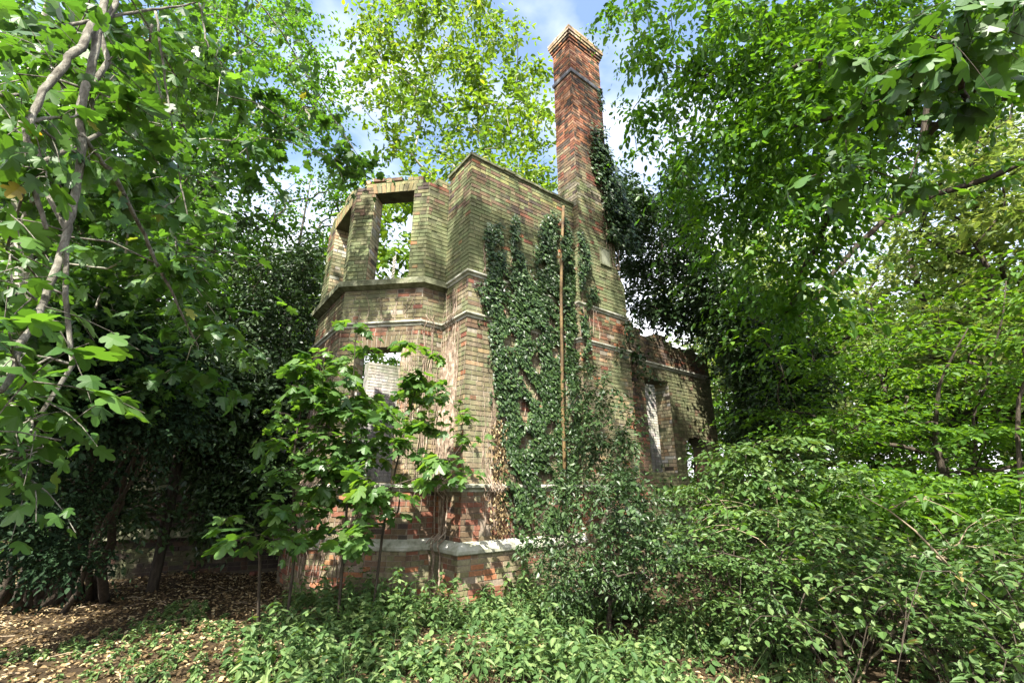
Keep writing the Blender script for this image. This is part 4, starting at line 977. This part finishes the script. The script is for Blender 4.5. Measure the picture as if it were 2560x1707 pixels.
tree('ivy_clad_tree', 'dark ivy-smothered tree leaning over the side wing', 'tree', base, lerp_path([base - [0, 0, .3], base + [0, .1, 3], base + [-.2, .2, 8.5]], 12), 0.16, cl, M['dark_bark'], M['ivy'], 'oval', 12,
     dict(r=0.60, twigs=13, per=9, size=0.095, flat=0.75, droop=0.3, jit=0.5), tip=0.004, limb=.04)

# 13 elm thicket with level sprays, right
rng = np.random.default_rng(13)
base = at(2370, 1330, 7.6); base[2] = 0.06
cl = region([(1780, 760), (1950, 660), (2200, 650), (2700, 600), (2700, 1150), (2500, 1200), (2350, 1150), (2150, 1120), (1900, 1080)], 210, 6.2, 9.2, rng)
def elm_extra(wd, cr_, rng):
    for pts, r in (([(2460, 1360, 7.9), (2440, 1200, 7.9), (2430, 1080, 7.9), (2480, 900, 7.8), (2520, 700, 7.7)], .03), ([(2560, 1300, 7.2), (2540, 1000, 7.2), (2570, 800, 7.2), (2600, 600, 7.2)], .025)):
        wd.tube(lerp_path([at(*p) for p in pts], 10) + rng.normal(size=(10, 3)) * .02, np.linspace(r, r * .2, 10), 7)
tree('elm_tree', 'thin-stemmed elm thicket with level leafy sprays at the right', 'tree', base, lerp_path([base - [0, 0, .2], at(2360, 1200, 7.6), at(2335, 1080, 7.6), at(2350, 950, 7.5), at(2420, 820, 7.4)], 12), 0.055, cl, M['dark_bark'], M['elm'], 'oval', 13,
     dict(r=0.75, twigs=6, per=12, size=0.085, flat=0.14, droop=0.12, jit=0.22), tip=0.004, extra=elm_extra)

# saplings before the bay
rng = np.random.default_rng(14)
for k, (b, tops, poly, n, d0, d1, lab) in enumerate((
        ((850, 1500), [(865, 1300, 6.2), (880, 1050, 6.1), (890, 800, 6.0)], [(770, 940), (830, 850), (880, 790), (950, 830), (930, 1000), (940, 1200), (900, 1400), (800, 1330), (780, 1100)], 72, 5.7, 6.6, 'tallest sycamore sapling, its tip just below the lower string course of the bay'),
        ((935, 1480), [(960, 1300, 6.4), (1010, 1080, 6.3), (1060, 900, 6.2)], [(940, 950), (1000, 860), (1080, 860), (1110, 900), (1150, 1010), (1190, 1180), (1060, 1210), (980, 1300), (920, 1200)], 42, 5.8, 6.6, 'sycamore sapling reaching right across the tower corner'),
        ((725, 1500), [(740, 1350, 6.3), (730, 1150, 6.2), (770, 930, 6.1)], [(690, 1130), (670, 1080), (740, 900), (810, 880), (830, 1100), (800, 1300), (720, 1330)], 24, 5.7, 6.5, 'sycamore sapling leaning left of the bay'),
        ((660, 1490), [(650, 1400, 6.0), (640, 1330, 6.0)], [(480, 1310), (560, 1260), (680, 1250), (790, 1290), (760, 1370), (640, 1440), (600, 1400), (600, 1340)], 8, 5.5, 6.2, 'knee-high sycamore seedling spreading over the leaf litter'))):
    base = at(b[0], b[1], 6.3); base[2] = 0
    cl = region(poly, n, d0, d1, rng)
    tree('sycamore_sapling', lab, 'sapling', base, lerp_path([base - [0, 0, .1]] + [at(*p) for p in tops], 12), 0.018, cl, M['dark_bark'], M['sapling'], 'maple', 140 + k,
         dict(r=0.24, twigs=4, per=3, size=0.13, flat=0.35, droop=0.2, jit=0.3, stem=True, stem_r=.003), tip=0.003, skel_kw=dict(seg=.15))

# shrubs
rng = np.random.default_rng(15)
def shrub(name, label, poly, n, d0, d1, base, leafm, leafk, seed, fol, bark=None, extra=None):
    cl = region(poly, n, d0, d1, rng); cl = cl[cl[:, 2] > 0.06]
    b = np.array(base, float); b[2] = 0
    tree(name, label, 'shrub', b, [b - [0, 0, .1], b + [0, 0, .15], b + [.02, .02, .3]], 0.03, cl, bark or M['dark_bark'], leafm, leafk, seed, fol, tip=0.003, skel_kw=dict(seg=.18), extra=extra)
shrub('holly_bush', 'glossy dark holly bush against the foot of the chimney breast', [(1420, 930), (1500, 880), (1570, 900), (1600, 1020), (1600, 1150), (1580, 1250), (1400, 1250), (1390, 1120)], 80, 6.6, 7.7, at(1520, 1400, 7.2), M['holly'], 'oval', 151,
      dict(r=0.30, twigs=7, per=8, size=0.055, flat=0.9, droop=0.2, jit=0.6))
shrub('privet_bush', 'dark small-leaved bush spreading below the holly before the tower foot', [(1340, 1250), (1420, 1180), (1600, 1170), (1720, 1250), (1720, 1400), (1660, 1490), (1400, 1490), (1320, 1400)], 150, 4.8, 6.6, at(1520, 1500, 5.6), M['holly'], 'oval', 152,
      dict(r=0.34, twigs=7, per=9, size=0.05, flat=0.8, droop=0.2, jit=0.6))
shrub('elder_bush', 'pale green elder bush before the side wing arch', [(1640, 1240), (1750, 1190), (1840, 1100), (1950, 1090), (2150, 1150), (2120, 1280), (1900, 1300), (1700, 1290)], 105, 5.8, 8.4, at(1850, 1400, 7.0), M['shrub'], 'oval', 153,
      dict(r=0.50, twigs=6, per=10, size=0.075, flat=0.12, droop=0.12, jit=0.2))
def canes(poly, n, d0, d1, r_, seed):
    def fn(wd, cr_, rng_):
        q = np.random.default_rng(seed); B = region(poly, n, d0, d1, q)
        for b in B:
            g = np.array([b[0], b[1], 0.0]); az = q.uniform(0, 6.28); L = q.uniform(.6, 1.5); h = q.uniform(.35, 1.0)
            f = np.linspace(0, 1, 9); P = g + np.stack([np.cos(az) * L * f, np.sin(az) * L * f, h * np.sin(f * q.uniform(2.0, 3.0)) * 1.1], 1) + q.normal(size=(9, 3)) * .02
            P[:, 2] = np.maximum(P[:, 2], .01); wd.tube(P, np.linspace(r_, r_ * .4, 9), 4)
            m = 16; t = q.uniform(.15, 1, m); X = np.stack([np.interp(t, f, P[:, c]) for c in range(3)], 1); o = unit(q.normal(size=(m, 3)) * [1, 1, .4])
            leaves(cr_, 'oval', np.repeat(X, 3, 0) + np.repeat(o, 3, 0) * .02, np.repeat(o, 3, 0) + q.normal(size=(m * 3, 3)) * .6, np.array([0, 0, 1.]) + q.normal(size=(m * 3, 3)) * .4, .065, q)
    return fn
shrub('snowberry_bush', 'tangled grey-green snowberry thicket in the right middle ground', [(1680, 1330), (1900, 1270), (2100, 1290), (2180, 1370), (2120, 1470), (2050, 1590), (1900, 1570), (1740, 1490)], 135, 4.4, 7.0, at(1950, 1560, 5.4), M['shrub'], 'oval', 154,
      dict(r=0.46, twigs=6, per=10, size=0.055, flat=0.14, droop=0.12, jit=0.22, tip_down=.1), M['dark_bark'], canes([(1650, 1350), (2150, 1300), (2100, 1560), (1750, 1500)], 46, 4.4, 6.8, .005, 1))
shrub('bramble_bush', 'low bramble bush arching in the near right corner', [(2150, 1350), (2350, 1300), (2600, 1300), (2700, 1500), (2650, 1720), (2480, 1690), (2360, 1530), (2200, 1440)], 105, 4.6, 7.2, at(2450, 1600, 5.6), M['shrub'], 'oval', 155,
      dict(r=0.48, twigs=6, per=10, size=0.052, flat=0.14, droop=0.12, jit=0.22, tip_down=.1), M['dark_bark'], canes([(2150, 1380), (2600, 1330), (2650, 1680), (2300, 1620)], 60, 4.2, 6.8, .005, 2))
shrub('hazel_sapling', 'broad-leaved hazel seedlings poking through the snowberry and brambles', [(1740, 1230), (2000, 1180), (2450, 1260), (2560, 1450), (2300, 1480), (2000, 1420), (1800, 1400)], 26, 4.6, 6.6, at(2080, 1520, 5.6), M['elm'], 'oval', 157,
      dict(r=0.36, twigs=4, per=6, size=0.085, flat=0.25, droop=0.2, jit=0.3, stem=True, stem_r=.003), M['dry_wood'])
shrub('hazel_bush', 'leafy brush in the shade under the elm stems', [(2050, 1160), (2300, 1180), (2600, 1180), (2650, 1340), (2300, 1350), (2050, 1300)], 110, 6.0, 9.0, at(2350, 1330, 7.8), M['elm'], 'oval', 156,
      dict(r=0.5, twigs=6, per=9, size=0.08, flat=0.2, droop=0.2, jit=0.25))

# woodland all round, further off
rng = np.random.default_rng(16)
def proto(seed, leafm, h, label):
    r2 = np.random.default_rng(seed)
    cl = np.concatenate([blob((0, 0, h * 0.62), (h * .27, h * .27, h * .36), 110, r2), blob((0, 0, 1.6), (2.4, 2.4, 1.6), 26, r2)])
    return tree('distant_tree', label, 'tree', (0, 0, 0), lerp_path([(0, 0, -.3), (.2, 0, h * .3), (0, .2, h * .7)], 9), h * 0.014, cl, M['dark_bark'], leafm, 'diamond', seed,
                dict(r=1.15, twigs=8, per=9, size=0.24, flat=.5, droop=.2, jit=.6), tip=0.012, group='trees of the wood behind the ruin')
protos = [proto(161, M['hornbeam'], 14, 'green woodland tree in the wood far behind the ruin'), proto(162, M['pale'], 12, 'green woodland tree in the wood far behind the ruin')]
extra_spots = [(az, d) for az, d in zip((-57, -50, -43, -36, 26, 31, 36, 41, 46, 51, 56), rng.uniform(13.5, 19, 11))]
spots = [(az, d) for az, d in zip(np.linspace(-56, 58, 26), rng.uniform(21, 33, 26))]
for i, (az, d) in enumerate(spots + extra_spots):
    p = protos[i % 2]; x, y = d * math.sin(math.radians(az)), d * math.cos(math.radians(az)); sc = rng.uniform(.55, .9) if abs(az) < 24 else (rng.uniform(.8, 1.2) if d > 20 else rng.uniform(.35, .5))
    if i < 2: o = p
    else:
        o = p.copy(); C.objects.link(o)
        for chd in list(p.children):
            c = chd.copy(); C.objects.link(c); c.parent = o
    o.location = (x, y, -0.05); o.rotation_euler = (0, 0, 0 if i < 2 else rng.uniform(0, 6.28)); o.scale = (sc, sc, sc)

# ------------------------------------------------------------------ ground cover
rng = np.random.default_rng(17)
def scatter(poly, n, rng):
    out = []
    while len(out) < n:
        x = rng.uniform(-9, 9, 4 * n); y = rng.uniform(1.2, 12, 4 * n); k = inside(poly, x, y)
        out += list(zip(x[k], y[k]))
    p = np.array(out[:n]); return np.column_stack([p, ground_h(p[:, 0], p[:, 1])])
def gpx(*pts):
    o = []
    for px, py in pts:
        q = at(px, py, 1.0); k = -ZC / (q[2] - ZC); o.append((q[0] * k, q[1] * k))
    return o
P = scatter(gpx((-300, 1800), (-200, 1440), (100, 1400), (640, 1390), (760, 1440), (1000, 1560), (1700, 1600), (2300, 1760), (1200, 1900)), 21000, rng); m = len(P); P[:, 2] += rng.uniform(0.004, .03, m)
a = Acc(); leaves(a, 'oval', P, rng.normal(size=(m, 3)) * [1, 1, .25], np.array([0, 0, 1.]) + rng.normal(size=(m, 3)) * .45, 0.045, rng)
tag(a.build('leaf_litter', M['litter']), 'dry brown fallen leaves covering the ground at the left', 'leaf litter', kind='stuff')
# nettles: upright stems with leaf pairs
def nettles(poly, n, h0, h1, size, rng, kind='oval', K=6):
    P = scatter(poly, n, rng); a = Acc()
    keepm = (np.sin(P[:, 0] * 3.1 + P[:, 1] * 1.2) + np.sin(P[:, 1] * 4.3 - P[:, 0]) + rng.normal(size=n) * .7) > -.9
    P = P[keepm]
    n = len(P)
    h = rng.uniform(h0, h1, n) * (0.75 + .35 * np.sin(P[:, 0] * 2.2 + 1) * np.sin(P[:, 1] * 1.9)); lean = rng.normal(size=(n, 2)) * .18
    for i in range(n):
        q = np.array([P[i], P[i] + [lean[i, 0] * h[i] * .4, lean[i, 1] * h[i] * .4, h[i] * .55], P[i] + [lean[i, 0] * h[i], lean[i, 1] * h[i], h[i]]])
        a.tube(q, [.003, .0025, .0015], 3, .4, cap=False)
    for k in range(K):
        f = 0.22 + 0.78 * (k + rng.random(n) * .5) / K; f = np.minimum(f, 1)
        c = P + np.column_stack([lean * (h * f)[:, None], h * f])
        ang = rng.uniform(0, 6.28, n)
        for s in (0, math.pi, math.pi / 2 if k == K - 1 else None):
            if s is None: continue
            T = np.stack([np.cos(ang + s), np.sin(ang + s), -.25 + rng.normal(size=n) * .25], 1)
            leaves(a, kind, c, T, np.array([0, 0, 1.]) + rng.normal(size=(n, 3)) * .25, size * (1.15 - .5 * f), rng)
    return a
NP = gpx((700, 1900), (560, 1707), (640, 1590), (700, 1490), (760, 1490), (1000, 1500), (1300, 1480), (1500, 1500), (1760, 1560), (2050, 1640), (2050, 1900))
a = nettles(NP, 900, .12, .62, .095, rng)
for b2 in (nettles(NP, 2300, .04, .16, .042, rng), nettles(NP, 420, .06, .3, .085, rng, 'ivy', 4)):
  a.F += [f + a.n for f in b2.F]; a.V += b2.V; a.A += b2.A; a.n += b2.n
tag(a.build('nettles', M['nettle']), 'green nettles and weeds spreading over the foreground', 'ground cover', kind='stuff')
a = nettles(gpx((-100, 1900), (-50, 1640), (300, 1560), (480, 1500), (620, 1560), (700, 1900)), 520, .03, .14, .05, rng)
tag(a.build('seedlings', M['nettle']), 'tiny green seedlings scattered through the leaf litter', 'ground cover', kind='stuff')
a = nettles(gpx((1500, 1900), (1650, 1560), (1800, 1470), (2300, 1450), (2900, 1500), (2900, 1900)), 520, .06, .4, .065, rng)
tag(a.build('undergrowth', M['shrub']), 'grey-green undergrowth beneath the bushes on the right', 'ground cover', kind='stuff')
P = scatter(NP, 700, rng); P = np.repeat(P[np.sin(P[:, 0] * 5) * np.sin(P[:, 1] * 4) > .1], 5, 0); m = len(P); P[:, :2] += rng.normal(size=(m, 2)) * .05
a = Acc(); leaves(a, 'needle', P, np.stack([rng.normal(size=m) * .45, rng.normal(size=m) * .45, np.ones(m)], 1), rng.normal(size=(m, 3)), rng.uniform(.15, .45, m) * .8, rng)
V_ = a.V[0].reshape(m, 4, 3); c_ = V_.mean(1, keepdims=True); mid = (V_[:, 0:1] + V_[:, 1:2]) / 2; tip = (V_[:, 2:3] + V_[:, 3:4]) / 2
V_[:, 0:1] = mid + (V_[:, 0:1] - mid) * .16; V_[:, 1:2] = mid + (V_[:, 1:2] - mid) * .16; V_[:, 2:3] = tip + (V_[:, 2:3] - tip) * .05; V_[:, 3:4] = tip + (V_[:, 3:4] - tip) * .05
tag(a.build('grass', M['nettle']), 'thin grass blades among the nettles', 'grass', kind='stuff')
a = Acc()
for p in scatter(gpx((-100, 1800), (0, 1420), (640, 1395), (800, 1480), (1500, 1560), (2300, 1700), (1500, 1850)), 150, rng):
    az = rng.uniform(0, 6.28); L = rng.uniform(.08, .45); v = np.array([math.cos(az), math.sin(az), 0]) * L
    a.tube([p + [0, 0, .015], p + v * .5 + rng.normal(size=3) * [.02, .02, .004] + [0, 0, .025], p + v + [0, 0, .02]], [.006 * rng.uniform(.5, 1.3), .005, .002], 4)
tag(a.build('twig_litter', M['dry_wood']), 'small dead twigs strewn over the leaf litter', 'twigs', kind='stuff')
# fallen branches and loose bricks
for k, (pts, r, lab) in enumerate((
        ([(2330, 1450, .35), (2250, 1560, .25), (2180, 1640, .12), (2140, 1720, .05)], .017, 'thick pale fallen branch in the dark hollow of the near right bushes'),
        ([(2270, 1490, .3), (2180, 1600, .2), (2090, 1680, .1)], .010, 'thinner dead branch left of the thick fallen branch'),
        ([(2060, 1480, .5), (2090, 1560, .35), (2160, 1680, .08)], .008, 'bent dead twig rising from the weeds before the snowberry'),
        ([(2500, 1700, .06), (2350, 1660, .06), (2200, 1650, .06)], .012, 'straight dead branch lying flat at the near right corner'))):
    q = []
    for px, py, z in pts:
        r_ = at(px, py, 1.0); kk = (z - ZC) / (r_[2] - ZC); q.append((r_[0] * kk, r_[1] * kk, z))
    a = Acc(); qq = lerp_path(q, 14) + np.random.default_rng(k).normal(size=(14, 3)) * .012; a.tube(qq, np.linspace(r, r * .45, 14), 7)
    a.tube(np.array([qq[7], qq[7] + [.08, .05, .10], qq[7] + [.12, .10, .22]]), [r * .5, r * .4, r * .2], 5)
    tag(a.build('fallen_branch', M['dry_wood'], smooth=True), lab, 'branch', 'dead branches in the near right undergrowth')
for k, (px, py) in enumerate(((600, 1400), (625, 1392), (652, 1398), (560, 1385), (690, 1410), (585, 1412), (640, 1425))):
    r_ = at(px, py, 1.0); kk = -ZC / (r_[2] - ZC); x, y = r_[0] * kk, r_[1] * kk
    a = Acc(); rr = random.Random(k); c = [vary(RED), vary(BROWN), vary(PALE)][k % 3]
    w, d, h, b = .108, .052, .065, .006
    lo_ = [(-w, -d), (w, -d), (w, d), (-w, d)]
    V = [(x_, y_, 0) for x_, y_ in lo_] + [(x_, y_, h - b) for x_, y_ in lo_] + [(x_ * .94, y_ * .9, h) for x_, y_ in lo_]
    a.add(V, [[3, 2, 1, 0], [8, 9, 10, 11]] + [[i, (i + 1) % 4, 4 + (i + 1) % 4, 4 + i] for i in range(4)] + [[4 + i, 4 + (i + 1) % 4, 8 + (i + 1) % 4, 8 + i] for i in range(4)], c)
    o = a.build('loose_brick', M['brick']); o.location = (x, y, float(ground_h(np.float64(x), np.float64(y))) - .005); o.rotation_euler = (rr.uniform(-.1, .1), rr.uniform(-.1, .1), rr.uniform(0, 3))
    tag(o, 'loose old brick lying in the leaf litter left of the bay', 'brick', 'loose bricks fallen left of the bay')
